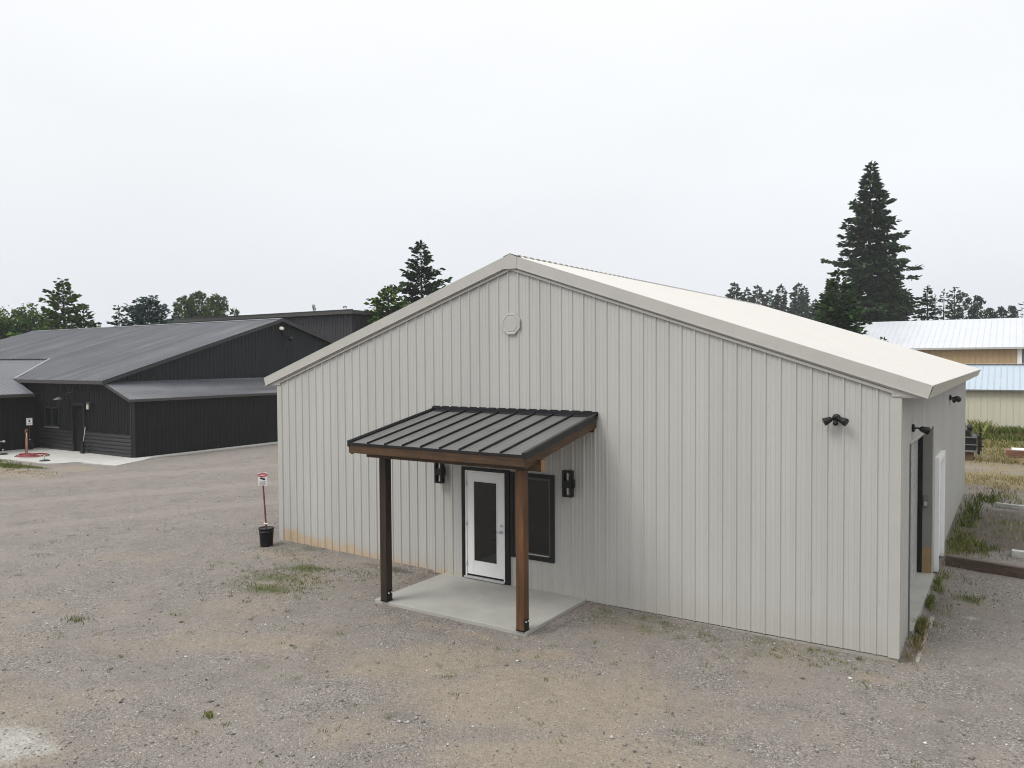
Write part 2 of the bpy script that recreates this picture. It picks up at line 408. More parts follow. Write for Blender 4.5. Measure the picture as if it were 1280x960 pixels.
# keep the sheet under the slabs and flat under buildings
Z = np.where((X > 4.7) & (X < 8.4) & (Y > -2.2) & (Y < .3), np.minimum(Z, .045), Z)
Z = np.where((X > .4) & (X < W-.25) & (Y > .3) & (Y < D-.3), -.05, Z)
Z = np.where((X < -16.8) & (Y > 4.1), np.minimum(Z, .0), Z)
idx = np.arange(nx*ny).reshape(nx, ny)
F = np.stack([idx[:-1,:-1], idx[1:,:-1], idx[1:,1:], idx[:-1,1:]], -1).reshape(-1, 4)
me = np_mesh('ground', np.stack([X, Y, Z], -1).reshape(-1, 3), F, smooth=True)
def colattr(me, name, r, g, b):
    a = me.attributes.new(name, 'FLOAT_COLOR', 'POINT')
    a.data.foreach_set('color', np.stack([r, g, b, np.ones_like(r)], -1).astype(np.float32).ravel())
wide = vnoise(X, Y, .35, 9)*.5 + vnoise(X, Y, 1.1, 10)*.3
tanf = np.maximum(fld(TAN, X, Y), np.clip(wide-.34, 0, 1)*1.5*((Y < 4) & (X > -3)))
colattr(me, 'mask', tanf, fld(GRS, X, Y), fld(CHK, X, Y))
colattr(me, 'mask2', fld(ROAD, X, Y), fld(DRY, X, Y), fld(DRK, X, Y))
ground = link('ground', me, M['ground'], kind='structure')
GX, GY, GZ = xs, ys, Z
def ground_z(x, y):
    """height of the ground sheet (bilinear)"""
    i = np.clip(np.searchsorted(GX, x)-1, 0, len(GX)-2); j = np.clip(np.searchsorted(GY, y)-1, 0, len(GY)-2)
    fx = (x-GX[i])/(GX[i+1]-GX[i]); fy = (y-GY[j])/(GY[j+1]-GY[j])
    return (GZ[i,j]*(1-fx)+GZ[i+1,j]*fx)*(1-fy)+(GZ[i,j+1]*(1-fx)+GZ[i+1,j+1]*fx)*fy
def g1(x, y): return float(ground_z(np.array([x]), np.array([y]))[0])

# ------------------------------------------------------------------ ribbed sheet
def rib_profile(L, pitch=.2286, h=.019, minor=.004, off=.5):
    """(u, depth) points of an agricultural metal panel"""
    P = []
    k = -1
    while True:
        c = (k+off)*pitch; k += 1
        if c-.5*pitch > L+pitch: break
        P += [(c-.026,0),(c-.011,h),(c+.011,h),(c+.026,0)]
        for m in (1/3., 2/3.):
            if minor: P += [(c+pitch*m-.016,0),(c+pitch*m-.008,minor),(c+pitch*m+.008,minor),(c+pitch*m+.016,0)]
    us = [p[0] for p in P]; ds = [p[1] for p in P]
    return us, ds
def sheet(mb, org, u, v, n, L, z0, z1, holes=(), breaks=(), pitch=.2286, h=.019, minor=.004, off=.5, base=.004):
    """ribbed sheet: along unit u, from z0(u) to z1(u) along unit v, ribs standing out along n"""
    org, u, v, n = (Vector(q) for q in (org, u, v, n))
    us, ds = rib_profile(L, pitch, h, minor, off)
    z0 = z0 if callable(z0) else (lambda q, c=z0: c); z1 = z1 if callable(z1) else (lambda q, c=z1: c)
    pts = sorted(set([0., L] + [q for q in us if 0 < q < L] + list(breaks) + [q for hh in holes for q in hh[:2]]))
    dep = lambda q: float(np.interp(q, us, ds))
    for a, b in zip(pts[:-1], pts[1:]):
        if b-a < 1e-6: continue
        m = (a+b)/2; spans = [(z0, z1)]
        for (h0, h1, hz0, hz1) in holes:
            if h0-1e-6 <= m <= h1+1e-6:
                spans = []
                if hz0 > z0(m): spans.append((z0, lambda q, c=hz0: c))
                if hz1 < z1(m): spans.append((lambda q, c=hz1: c, z1))
        for f0, f1 in spans:
            pa = org+u*a+n*(dep(a)+base); pb = org+u*b+n*(dep(b)+base)
            mb.add([pa+v*f0(a), pb+v*f0(b), pb+v*f1(b), pa+v*f1(a)], [(0,1,2,3)])
    return mb

# ------------------------------------------------------------------ main building
HE, HR, OE, OR = 4.01, 6.385, .42, .06       # eave edge top, ridge top, eave and rake overhang
SL = (HR-HE)/(W/2+OE)
TH = .05
roofz = lambda x: HR-SL*abs(x-W/2)
HS = 3.85
b = thing('metal_building', 'big pale grey ribbed metal building with ivory gable roof and wood porch at its door', 'building', (W/2, D/2, 0))
wt = lambda q: min(roofz(q)-.1, 9)
DX0, DX1 = 5.44, 6.50                 # door hole
fm = MB(); sheet(fm, (0,0,0), (1,0,0), (0,0,1), (0,-1,0), W, .07, wt, holes=[(5.43,6.525,.0,2.275),(6.575,7.50,.68,2.275)], breaks=[W/2])
fm.build('wall', M['siding'], b)
sm_ = MB(); sheet(sm_, (W,0,0), (0,1,0), (0,0,1), (1,0,0), D, .07, HS+.0, holes=[(1.24,5.14,0,3.06),(5.62,7.16,0,2.34)], minor=.004)
sm_.build('wall', M['siding'], b, label='darker side wall with the deep overhead door recess')
MB_ = MB(); sheet(MB_, (W,D,0), (-1,0,0), (0,0,1), (0,1,0), W, .07, lambda q: wt(W-q), breaks=[W/2]); MB_.build('wall', M['siding'], b)
MB_ = MB(); sheet(MB_, (0,D,0), (0,-1,0), (0,0,1), (-1,0,0), D, .07, HS); MB_.build('wall', M['siding'], b)
scw = MB(); hx = [(math.cos(R(60*i)), math.sin(R(60*i))) for i in range(6)]
for zr in (.22,.85,1.55,2.25,2.95,3.65,4.35,5.05,5.75):
    for i in range(58):
        x = (i+.5)*.2286+.050
        if x > W-.15 or x < .15 or zr > wt(x)-.12: continue
        if (5.38 < x < 7.54 and zr < 2.34) or (6.3 < x < 6.9 and 4.8 < zr < 5.35): continue
        scw.prism([(x+.0062*a, -.004, zr+.0062*c) for a, c in hx][::-1], (0,-.007,0))
scw.build('screw', M['trim'], b, kind='stuff')
# concrete foundation, inset
f = MB(); f.box((-.004,-.004,-.3),(4.915,.3,.055)); f.box((8.165,-.004,-.3),(W+.004,.3,.055)); f.box((4.916,.02,-.3),(8.164,.3,.055)); f.box((W-.3,.302,-.3),(W+.004,1.2,.055)); f.box((W-.3,7.2,-.3),(W+.004,D-.02,.055)); f.box((.02,.302,-.3),(.3,D-.02,.05)); f.box((.302,D-.3,-.3),(W-.302,D-.02,.05))
f.build('foundation', M['edgeconcrete'], b)
# corner trims (angles wrapping the corner)
for x, y, sx, sy in ((0,0,-1,-1),(W,0,1,-1),(W,D,1,1),(0,D,-1,1)):
    t = MB(); e = .027
    t.box((x+sx*e, y+sy*e, .065), (x-sx*.12, y+sy*.005, HS-.004)); t.box((x+sx*e, y+sy*.0048, .065), (x+sx*.005, y-sy*.12, HS-.004))
    t.build('corner_trim', M['trim'], b)
# roof sheets with ribs running down the slope
dl = Vector((1,0,-SL)).normalized(); Ls = (W/2+OE)/dl.x
for sx in (1,-1):
    d = Vector((sx,0,-SL)).normalized(); n = Vector((SL*sx,0,1)).normalized()
    r = MB(); Lr = D+2*OR
    if sx > 0: sheet(r, (W/2,-OR,HR), (0,1,0), d, n, Lr, 0, Ls, minor=.003, off=.6)
    else: sheet(r, (W/2,D+OR,HR), (0,-1,0), d, n, Lr, 0, Ls, minor=.003, off=.6)
    # underside and edges, one slab below the sheet
    o = Vector((W/2,-OR+.003,HR))-n*.004; q = o+d*(Ls-.004)
    r.prism([tuple(o), tuple(q), tuple(q-n*TH), tuple(o-n*TH)], (0,Lr-.006,0))
    r.build('roof', M['roof'], b)
# ridge cap
c = MB()
for sx in (1,-1):
    d = Vector((sx,0,-SL)).normalized(); n = Vector((SL*sx,0,1)).normalized(); o = Vector((W/2,-OR-.01,HR))+Vector((0,0,.034))
    q = o+d*.17; c.prism([tuple(o), tuple(q), tuple(q-n*.008), tuple(o-n*.008)], (0,D+2*OR+.02,0))
c.build('ridge_cap', M['roof'], b)
cl = MB(); pts = [(W/2+.10,-OR+.03,HR-.10)]; k = -OR+.05
while k < D+OR-.2:      # one comb-shaped foam closure filling the gaps between the ribs
    pts += [(W/2+.10,k,HR-.06),(W/2+.10,k,HR-.002),(W/2+.10,k+.12,HR-.002),(W/2+.10,k+.12,HR-.06)]; k += .2286
pts.append((W/2+.10,k,HR-.10)); cl.prism(pts, (.035,0,0))
cl.build('ridge_closure', M['dark_edge'], b)
gm = MB(); gm.prism([(W/2-.15,-OR-.012,HR-.02),(W/2,-OR-.012,HR+.028),(W/2+.15,-OR-.012,HR-.02)], (0,-.01,0)); gm.build('ridge_cap_end', M['dark_edge'], b)
# rake fascia boards front and back, with a drip lip, plus the flat piece at the peak
FH = .20
for yy, sg in ((-OR, -1), (D+OR, 1)):
    for sx in (1,-1):
        d = Vector((sx,0,-SL)).normalized()
        top = Vector((W/2+sx*.16, yy, HR-SL*.16+.012)); end = Vector((W/2+sx*(W/2+OE+.004), yy, HE+.008))
        m = MB(); dn = Vector((-SL*sx,0,-1)).normalized()*FH
        m.prism([tuple(top), tuple(end), tuple(end+dn*.90), tuple(top+Vector((0,0,-FH*1.03)))], (0,sg*.022,0))
        # the small return lip and j-trim under the board
        m.prism([tuple(top+Vector((0,0,-FH*1.03))), tuple(end+dn*.90), tuple(end+dn*.97), tuple(top+Vector((0,0,-FH*1.11)))], (0,sg*.036,0))
        a = top+Vector((0,0,-FH*1.03-.002)); e2 = Vector((W/2+sx*(W/2), yy, a.z-SL*(W/2-.16)))
        m.prism([tuple(a+Vector((0,-sg*.003,-.03))), tuple(e2+Vector((0,-sg*.003,-.03))), tuple(e2+Vector((0,-sg*.003,.0))), tuple(a+Vector((0,-sg*.003,0)))], (0,-sg*(OR-.03),0))
        m.build('rake_trim', M['trim'], b)
    p = MB(); x = .157
    p.prism([(W/2-x,yy,HR-SL*.16+.012),(W/2,yy,HR+.018),(W/2+x,yy,HR-SL*.16+.012),(W/2+x,yy,HR-SL*.16-FH*1.04),(W/2-x,yy,HR-SL*.16-FH*1.04)], (0,sg*.026,0))
    p.build('peak_trim', M['trim'], b)
# j-channel on the gable wall under the rake
for sx in (1,-1):
    m = MB(); a = Vector((W/2,-.028,HR-.282)); e2 = Vector((W/2+sx*(W/2-.05),-.028,HR-.282-SL*(W/2-.05)))
    up = Vector((0,0,.045)); m.prism([tuple(a), tuple(e2), tuple(e2+up), tuple(a+up)], (0,-.022,0)); m.build('wall_channel', M['trim'], b)
# eave fascia, soffit and boxed ends
for sx in (1,-1):
    xe = W/2+sx*(W/2+OE); xw = W/2+sx*W/2
    m = MB(); m.prism([(xe,-OR+.002,HE-.045),(xe+sx*.02,-OR+.002,HE+.004),(xe-sx*.0,-OR+.002,HE-.03),(xe-sx*.055,-OR+.002,HE-.18),(xe-sx*.08,-OR+.002,HE-.18)], (0,D+2*OR-.004,0))
    m.build('eave_fascia', M['trim'], b)
    s = MB(); s.box((xe-sx*.08,-OR+.026,HS-.012),(xw+sx*.03,D+OR-.026,HS+.004)); s.build('soffit', M['soffit'], b)
    for yy in (-.02, D+.02):
        sg = -1 if yy < 1 else 1
        e = MB(); zb = HS+.005
        e.prism([(xw-sx*.1,yy+sg*.012,zb),(xe-sx*.09,yy+sg*.012,zb),(xe-sx*.09,yy+sg*.012,HE-.07),(xw-sx*.1,yy+sg*.012,roofz(xw-sx*.1)-.1)], (0,sg*.012,0)); e.build('eave_end', M['trim'], b)
# gable vent, octagon with louvre blades
v = MB(); cx, cz, rr = 6.60, 5.09, .215
oc = lambda r, y: [(cx+r*math.cos(R(22.5+45*i)), y, cz+r*math.sin(R(22.5+45*i))) for i in range(8)]
vs = oc(rr,-.022)+oc(rr,-.050)+oc(rr*.86,-.053)+oc(rr*.80,-.046)
fs = []
for i in range(8):
    j = (i+1) % 8
    for k in range(3): fs.append((k*8+i, k*8+j, (k+1)*8+j, (k+1)*8+i))
fs.append(tuple(24+i for i in range(8)))
v.add(vs, fs); vent = v.build('gable_vent', M['trim'], b, .003)
lv = MB(); lv.prism(oc(rr*.70,-.0462), (0,-.006,0)); lv.build('vent_cover', M['trim'], vent, .002)

# front door: black outer trim, white frame, white full-lite leaf
dr = MB(); Y0 = -.035
dr.box((5.515,-.012,.185),(5.66,.03,2.205)); dr.box((6.245,-.012,.185),(6.39,.03,2.205)); dr.box((5.661,-.012,.185),(6.244,.03,.44)); dr.box((5.661,-.012,2.055),(6.244,.03,2.205))
door = dr.build('door', M['white'], b, .004, 'white front door with one tall dark pane')
fr = MB(); fr.box((5.475,-.03,.13),(5.513,.06,2.21)); fr.box((6.392,-.03,.13),(6.43,.06,2.21)); fr.box((5.475,-.03,2.211),(6.43,.06,2.245)); fr.build('door_frame', M['white'], door, .003)
tr = MB(); tr.box((5.41,-.05,.10),(5.474,.0,2.31)); tr.box((6.431,-.05,.10),(6.54,.0,2.31)); tr.box((5.475,-.05,2.246),(6.43,.0,2.31)); tr.build('door_trim', M['black'], door, .003)
g = MB(); g.box((5.663,-.002,.442),(6.242,.012,2.053)); g.build('glass', M['doorglass'], door)
bead = MB()
for a, c in (((5.661,-.018,.44),(5.685,-.003,2.055)),((6.22,-.018,.44),(6.244,-.003,2.055)),((5.686,-.018,.44),(6.219,-.003,.464)),((5.686,-.018,2.031),(6.219,-.003,2.055))): bead.box(a, c)
bead.each('glazing_bead', M['white'], door)
th = MB(); th.box((5.475,-.09,.118),(6.43,.03,.150)); th.build('threshold', M['offwhite'], door, .004)
sw = MB(); sw.box((5.515,-.008,.152),(6.39,.02,.183)); sw.build('door_sweep', M['black'], door)
hd = MB(); hd.lathe([(.026,0),(.028,.012),(.012,.014),(.012,.045),(.024,.05),(.026,.065),(.015,.075)], (6.335,-.012,1.10), 14, (0,-1,0)); db_ = MB(); db_.lathe([(.027,0),(.027,.016),(.02,.022)], (6.335,-.012,1.22), 14, (0,-1,0)); db_.build('deadbolt', M['steel'], door); hd.box((6.25,-.062,1.09),(6.335,-.046,1.112)); hd.build('handle', M['steel'], door)
hg = MB()
for z in (.40,1.2,1.98): hg.tube([(5.514,-.034,z-.05),(5.514,-.034,z+.05)], .008, 8)
hg.each('hinge', M['steel'], door)
# window right of the door
wm = MB(); wx0, wx1, wz0, wz1 = 6.56, 7.515, .665, 2.29
for a, c in (((wx0,-.05,wz0),(wx0+.075,.03,wz1)),((wx1-.075,-.05,wz0),(wx1,.03,wz1)),((wx0+.0755,-.05,wz0),(wx1-.0755,.03,wz0+.075)),((wx0+.0755,-.05,wz1-.075),(wx1-.0755,.03,wz1))): wm.box(a, c)
win = wm.build('window', M['black'], b, .003)
sa = MB(); e = .077
for a, c in (((wx0+e,-.028,wz0+e),(wx0+e+.04,.02,wz1-e)),((wx1-e-.04,-.028,wz0+e),(wx1-e,.02,wz1-e)),((wx0+e+.041,-.028,wz0+e),(wx1-e-.041,.02,wz0+e+.05)),((wx0+e+.041,-.028,wz1-e-.04),(wx1-e-.041,.02,wz1-e))): sa.box(a, c)
sa.build('sash', M['dark_edge'], win, .002)
g = MB(); g.box((wx0+e+.03,-.006,wz0+e+.03),(wx1-e-.03,.006,wz1-e-.03)); g.build('glass', M['glass'], win)
sl = MB(); sl.box((wx0+e+.045,-.034,wz0+e+.016),(wx1-e-.045,-.0285,wz0+e+.032)); sl.build('sill_bead', M['offwhite'], win)

# overhead door in its deep recess on the side
od = MB(); XD = W-.24
zz = .10
for k in range(6):
    z0 = .105+k*.49; z1 = z0+.484
    od.box((XD-.045,1.30,z0),(XD,5.06,z1))
    for j in range(7):
        ya = 1.45+j*.50; od.box((XD+.0002,ya,z0+.09),(XD+.006,ya+.42,z0+.20)); od.box((XD+.0002,ya,z0+.28),(XD+.006,ya+.42,z0+.39))
odoor = od.build('overhead_door', M['doorpanel'], b, .004)
se = MB(); se.box((XD+.001,5.066,.105),(XD+.085,5.092,3.0)); se.box((XD+.001,1.27,.105),(XD+.02,1.30,3.0)); se.box((XD+.001,1.301,2.96),(XD+.085,5.065,3.0)); se.build('weather_seal', M['black'], odoor)
jb = MB(); jb.box((XD-.06,5.095,.62),(W+.004,5.138,3.055)); jb.box((XD-.06,1.242,.06),(W+.004,1.265,3.055)); jb.box((XD-.06,1.266,3.01),(W+.004,5.094,3.055)); jb.build('door_jamb', M['jamb'], b)
pl = MB(); pl.box((XD-.06,5.093,.10),(W+.002,5.137,.618)); pl.build('jamb_patch', M['plywood'], b, label='bare plywood patch at the foot of the far jamb')
kp = MB(); kp.box((XD+.10,5.055,1.42),(XD+.19,5.094,1.66)); kpo = kp.build('keypad', M['grey'], b, .006)
km = MB(); km.box((XD+.115,5.05,1.46),(XD+.175,5.0548,1.54)); km.build('keypad_buttons', M['offwhite'], kpo)
ot = MB(); ot.box((W+.005,1.215,.05),(W+.029,1.239,3.06)); ot.build('opening_edge', M['grey'], b)
ot = MB(); ot.box((W+.006,5.14,.05),(W+.030,5.175,3.092)); ot.box((W+.006,1.241,3.06),(W+.030,5.139,3.092)); ot.each('opening_trim', M['trim'], b, .003)
# white side door
wd = MB(); wd.box((W-.02,5.72,.07),(W+.02,7.06,2.24)); sdoor = wd.build('side_door', M['white'], b, .004, 'white side door beyond the overhead door')
wf = MB()
for a, c in (((W-.01,5.61,.02),(W+.10,5.715,2.36)),((W-.01,7.065,.02),(W+.10,7.17,2.36)),((W-.01,5.716,2.245),(W+.10,7.064,2.36))): wf.box(a, c)
wf.build('door_frame', M['white'], sdoor, .004)
wp = MB()
for z0, z1 in ((.3,1.0),(1.15,2.05)): wp.box((W+.0205,5.87,z0),(W+.026,6.33,z1)); wp.box((W+.0205,6.45,z0),(W+.026,6.91,z1))
wp.each('door_panel', M['white'], sdoor, .003)
hh = MB(); hh.lathe([(.024,0),(.012,.01),(.012,.04),(.03,.05),(.03,.07),(.01,.08)], (W+.021,5.80,1.02), 12, (1,0,0)); hh.build('handle', M['steel'], sdoor)

# sill slab of the overhead door and the thin concrete strip beside it
s = MB(); s.box((W-.33,1.25,-.3),(W+.07,5.13,.10)); s.build('door_sill_slab', M['concrete'], kind='structure')
s = MB(); s.box((13.42,.15,-.1),(13.475,1.55,.018)); s.box((13.43,1.58,-.1),(13.49,2.5,.012)); s.build('concrete_strip', M['edgeconcrete'], kind='structure')
# porch slab
s = MB(); s.box((4.92,-2.04,-.15),(8.16,.015,.105)); s.build('porch_slab', M['concrete'], bevel=.012, kind='structure')

# ------------------------------------------------------------------ porch
po = thing('porch', 'lean-to porch of brown stained posts under a black standing seam roof', 'porch', (6.5,-1.2,.105))
px0, px1, yf, zb_, zf_ = 4.69, 8.40, -2.42, 3.43, 2.975
ps = (zb_-zf_)/abs(yf); pz = lambda y: zb_+ps*y
pd = Vector((0,-1,-ps)).normalized(); pn = Vector((0,-ps,1)).normalized(); pl_ = abs(yf)/abs(pd.y)
def slab(mb, x0, x1, y0, y1, dz0, dz1):
    """piece of the sloping porch roof between two offsets below its top"""
    return mb.prism([(x0,y0,pz(y0)-dz0),(x0,y1,pz(y1)-dz0),(x0,y1,pz(y1)-dz1),(x0,y0,pz(y0)-dz1)], (x1-x0,0,0))
rf = MB(); slab(rf, px0, px1, -.032, yf, .012, .03)
prf = rf.build('porch_roof', M['blackroof'], po)
se = MB(); nS = 9
for k in range(nS+1):
    x = px0+.06+k*(px1-px0-.12)/nS
    slab(se, x-.0085, x+.0085, -.06, yf-.003, -.022, .0118)
    # low stiffening ribs in the pan
se.each('standing_seam', M['blackedge'], prf)
ri = MB()
for k in range(nS):
    x = px0+.06+(k+.5)*(px1-px0-.12)/nS
    for q in (-.09, .0, .09): slab(ri, x+q-.012, x+q+.012, -.06, yf, .009, .0119)
ri.each('pan_rib', M['blackroof'], prf)
ed = MB()
slab(ed, px0-.012, px0+.035, -.04, yf-.012, -.032, .075); slab(ed, px1-.035, px1+.012, -.04, yf-.012, -.032, .075)
ed.box((px0+.036,yf-.012,pz(yf)-.045),(px1-.036,yf-.001,pz(yf)-.004))
ed.each('roof_edge_trim', M['blackedge'], prf)
fl = MB(); fl.prism([(px0,-.03,3.43),(px0,-.15,3.43-.026),(px0,-.15,3.41-.026),(px0,-.045,3.41),(px0,-.045,3.485),(px0,-.03,3.485)], (px1-px0+.02,0,0))
k = px0
while k < px1-.1:
    fl.box((k,-.0298,3.455),(k+.16,-.005,3.497)); k += .2286
fl.build('wall_flashing', M['blackedge'], prf)
fa = MB(); fa.box((px0+.01,yf+.002,pz(yf)-.19),(px1-.01,yf+.042,pz(yf)-.047)); fa.build('fascia', M['wood_x'], po, .004)
for x0 in (px0+.012, px1-.052):
    f = MB(); slab(f, x0, x0+.04, -.03, yf+.044, .077, .225); f.build('rake_board', M['wood_y'], po, .004)
dk = MB(); slab(dk, px0+.055, px1-.055, -.03, yf+.045, .032, .048); dk.build('roof_decking', M['wood_y'], po)
for k in range(5):
    x = px0+.5+k*(px1-px0-1.)/4
    f = MB(); slab(f, x-.019, x+.019, -.07, yf+.045, .05, .19); f.build('rafter', M['wood_y'], po)
bm_ = MB(); bm_.box((4.78,-2.06,2.675),(8.455,-1.93,2.86)); bm_.build('beam', M['wood_x'], po, .004)
be = MB(); be.box((8.456,-2.055,2.68),(8.459,-1.935,2.855)); be.box((4.776,-2.055,2.68),(4.779,-1.935,2.855)); be.each('beam_end_grain', M['endgrain'], po)
lg = MB(); lg.box((px0+.06,-.068,3.12),(px1-.06,-.03,3.30)); lg.build('ledger', M['wood_x'], po)
for x0, mt, lab in ((5.09,'wood_dark','dark brown porch post'),(7.985,'wood_z','orange brown porch post')):
    p_ = MB(); p_.box((x0,-2.065,.125),(x0+.15,-1.915,2.673)); pp = p_.build('post', M[mt], po, .006, lab)
    q = MB(); q.box((x0-.004,-2.069,.107),(x0+.154,-1.911,.124)); q.box((x0+.151,-2.05,.1245),(x0+.158,-1.93,.30)); q.box((x0-.008,-2.05,.1245),(x0-.001,-1.93,.30)); q.build('post_base', M['black'], pp)
    n_ = MB()
    for yy in (-2.025,-1.955): n_.lathe([(.017,0),(.017,.010),(.009,.011),(.009,.02)], (x0+.1582,yy,.262), 8, (1,0,0))
    n_.each('bolt', M['steel'], pp)

# ------------------------------------------------------------------ wall lights
def lantern(x, z, label):
    t = thing('wall_lantern', label, 'wall lamp', (x,-.03,z), 'black lanterns beside the front door')
    m = MB(); m.box((x-.055,-.045,z-.10),(x+.055,-.024,z+.10)); m.box((x-.025,-.075,z-.03),(x+.025,-.046,z+.03)); m.build('backplate', M['black'], t, .003)
    f = MB(); h = .24
    for a in (-1,1): f.box((x+a*.075-.02,-.175,z-h),(x+a*.075+.02,-.076,z+h))
    f.box((x-.0545,-.175,z+h-.04),(x+.0545,-.076,z+h)); f.box((x-.0545,-.175,z-h),(x+.0545,-.076,z-h+.03)); f.box((x-.0545,-.172,z-.075),(x+.0545,-.076,z+.055))
    f.box((x+.0955,-.15,z-.08),(x+.125,-.09,z+.08))
    f.build('housing', M['black'], t, .003)
    g = MB(); g.box((x-.012,-.13,z+.058),(x+.012,-.11,z+h-.045)); g.box((x-.012,-.13,z-h+.035),(x+.012,-.11,z-.078)); g.each('lens', M['lens'], t)
lantern(4.915, 2.19, 'black wall lantern left of the white door, its top hidden by the porch beam')
lantern(7.86, 2.18, 'black twin bar wall lantern right of the dark window')

def flood(base, n, label, heads, sensor=True, s=1.):
    """motion flood light: junction plate, arms, cone heads, sensor; n is the wall normal"""
    base = Vector(base); n = Vector(n); side = Vector((0,0,1)).cross(n)
    t = thing('flood_light', label, 'flood light', base, 'black security flood lights')
    m = MB(); m.lathe([(.07*s,0),(.07*s,.03*s),(.05*s,.045*s),(.02*s,.05*s)], base, 18, n); m.build('backplate', M['plasticblk'], t)
    for ang, out, dn in heads:
        d = (side*math.sin(R(ang))+n*out+Vector((0,0,dn))).normalized()
        a = base+n*.045*s; k = a+(side*math.sin(R(ang))*.6+n*.6).normalized()*.06*s
        h = MB(); h.tube([a, k, k+d*.03*s], .014*s, 8)
        h.lathe([(.02*s,0),(.045*s,.02*s),(.056*s,.07*s),(.068*s,.125*s),(.07*s,.15*s),(.062*s,.152*s)], k+d*.02*s, 16, d); ho = h.build('lamp_head', M['plasticblk'], t)
        g = MB(); g.lathe([(.058*s,0),(.05*s,.004*s),(.02*s,.008*s)], k+d*.1725*s, 14, d); g.build('lens', M['lens'] if s > 1.25 else M['glass'], ho)
    if sensor:
        a = base+n*.05*s+Vector((0,0,-.02*s)); d = (n*.6+Vector((0,0,-.8))).normalized()
        h = MB(); h.tube([a, a+d*.05*s], .014*s, 8); h.lathe([(.02*s,0),(.04*s,.015*s),(.045*s,.05*s),(.035*s,.075*s),(.015*s,.085*s)], a+d*.04*s, 14, d); h.build('motion_sensor', M['plasticblk'], t)
    return t
flood((12.37,-.025,3.52), (0,-1,0), 'black twin flood light with motion sensor high on the front wall by the right corner', [(-62,.45,-.45),(64,.45,-.40)], s=.85)
flood((W+.025,1.36,3.30), (1,0,0), 'black single head flood light above the overhead door opening', [(35,1.0,-.35)], False, .9)
flood((W+.025,9.5,3.42), (1,0,0), 'black twin flood light under the eave at the far end of the side wall', [(-55,.6,-.1),(50,.7,-.35)], True, .95)

# ------------------------------------------------------------------ sign on a red post in a bucket
def bucket_sign(x, y, z, label, lean, hb=.42, rb=.165, post=1.15, plate=True, sh=.30):
    t = thing('bucket_sign', label, 'sign', (x,y,z))
    m = MB(); m.lathe([(rb*.84,0),(rb*.86,.02),(rb*.97,hb*.78),(rb*1.04,hb*.79),(rb*1.04,hb*.83),(rb*.985,hb*.84),(rb,hb-.02),(rb*1.07,hb-.018),(rb*1.07,hb+.012),(rb*1.0,hb+.014),(rb*.99,hb-.005),(rb*.2,hb-.004)], (x,y,z), 28); bk = m.build('bucket', M['plasticblk'], t)
    top = Vector((x+lean[0], y+lean[1], z+hb+post)); bot = Vector((x,y,z+hb-.01))
    p_ = MB(); p_.bar(bot, top, .035, .02, (0,1,0)); po_ = p_.build('post', M['red'], t)
    c_ = MB(); k = bot+(top-bot)*.10; c_.bar(k-Vector((.06,0,0)), k+Vector((.06,0,0)), .04, .022, (0,0,1)); c_.build('cross_tie', M['signwhite'], po_)
    vw = Vector((14.6-x,-12.3-y,0)).normalized(); sd = Vector((0,0,1)).cross(vw)
    q = top+vw*.022; w2 = .10 if sh == .30 else .13
    s_ = MB(); s_.prism([tuple(q-sd*w2+Vector((0,0,-.02-sh/2))), tuple(q+sd*w2+Vector((0,0,-.02-sh/2))), tuple(q+sd*w2+Vector((0,0,sh/2-.02))), tuple(q-sd*w2+Vector((0,0,sh/2-.02)))], vw*.006)
    so = s_.build('sign_plate', M['signwhite'], t)
    def patch(pts, name, mat, off):
        z_ = MB(); z_.prism([tuple(q+vw*off+sd*a+Vector((0,0,c-.02))) for a, c in pts], vw*.002); return z_.build(name, mat, so)
    return t, patch, w2, sh
t, patch, w2, sh = bucket_sign(.17,-.56,g1(.17,-.56)-.012, 'small warning sign on a red post in a black bucket by the pale building corner', (-.075,-.02))
patch([(.108*math.cos(a), .095+.048*math.sin(a)) for a in [2*math.pi*k/20 for k in range(20)]], 'red_oval', M['signred'], .0085)
patch([(.075*math.cos(a), .095+.010*math.sin(a)) for a in [2*math.pi*k/12 for k in range(12)]], 'oval_lettering', M['signwhite'], .0125)
patch([(-.055,.032),(-.02,.045),(.0,.03),(.06,.012),(.055,-.02),(.01,-.018),(-.02,.002),(-.06,.008)], 'black_pictogram', M['black'], .0085)
for k in range(4): patch([(-.07,-.055-k*.024),(.07-.02*(k % 2),-.055-k*.024),(.07-.02*(k % 2),-.064-k*.024),(-.07,-.064-k*.024)], 'text_line', M['grey'], .0085)
t, patch, w2, sh = bucket_sign(-27.25,7.1,.03, 'white notice sign on a dark red post in a black bucket against the charcoal wing', (.0,.0), post=1.02, sh=.36)
patch([(-.10,.15),(.10,.15),(.10,.10),(-.10,.10)], 'grey_header', M['offwhite'], .0085)
patch([(-.035,.06),(.03,.075),(.05,.03),(.02,-.02),(-.03,-.01),(-.05,.03)], 'black_pictogram', M['black'], .0085)
for k in range(3): patch([(-.08,-.06-k*.03),(.08,-.06-k*.03),(.08,-.072-k*.03),(-.08,-.072-k*.03)], 'text_line', M['grey'], .0085)

# ------------------------------------------------------------------ dark building on the left
db = thing('dark_metal_building', 'long charcoal metal building with gable end, side lean-to and left wing', 'building', (-30,15,0))
gx, ey, pk = -21.4, 7.45, 18.1
ze, zp = 3.56, 6.90; SD = (zp-ze)/(pk-ey)
by1 = 2*pk-ey; bx0 = -50.2
dz = lambda y: zp-SD*abs(y-pk)
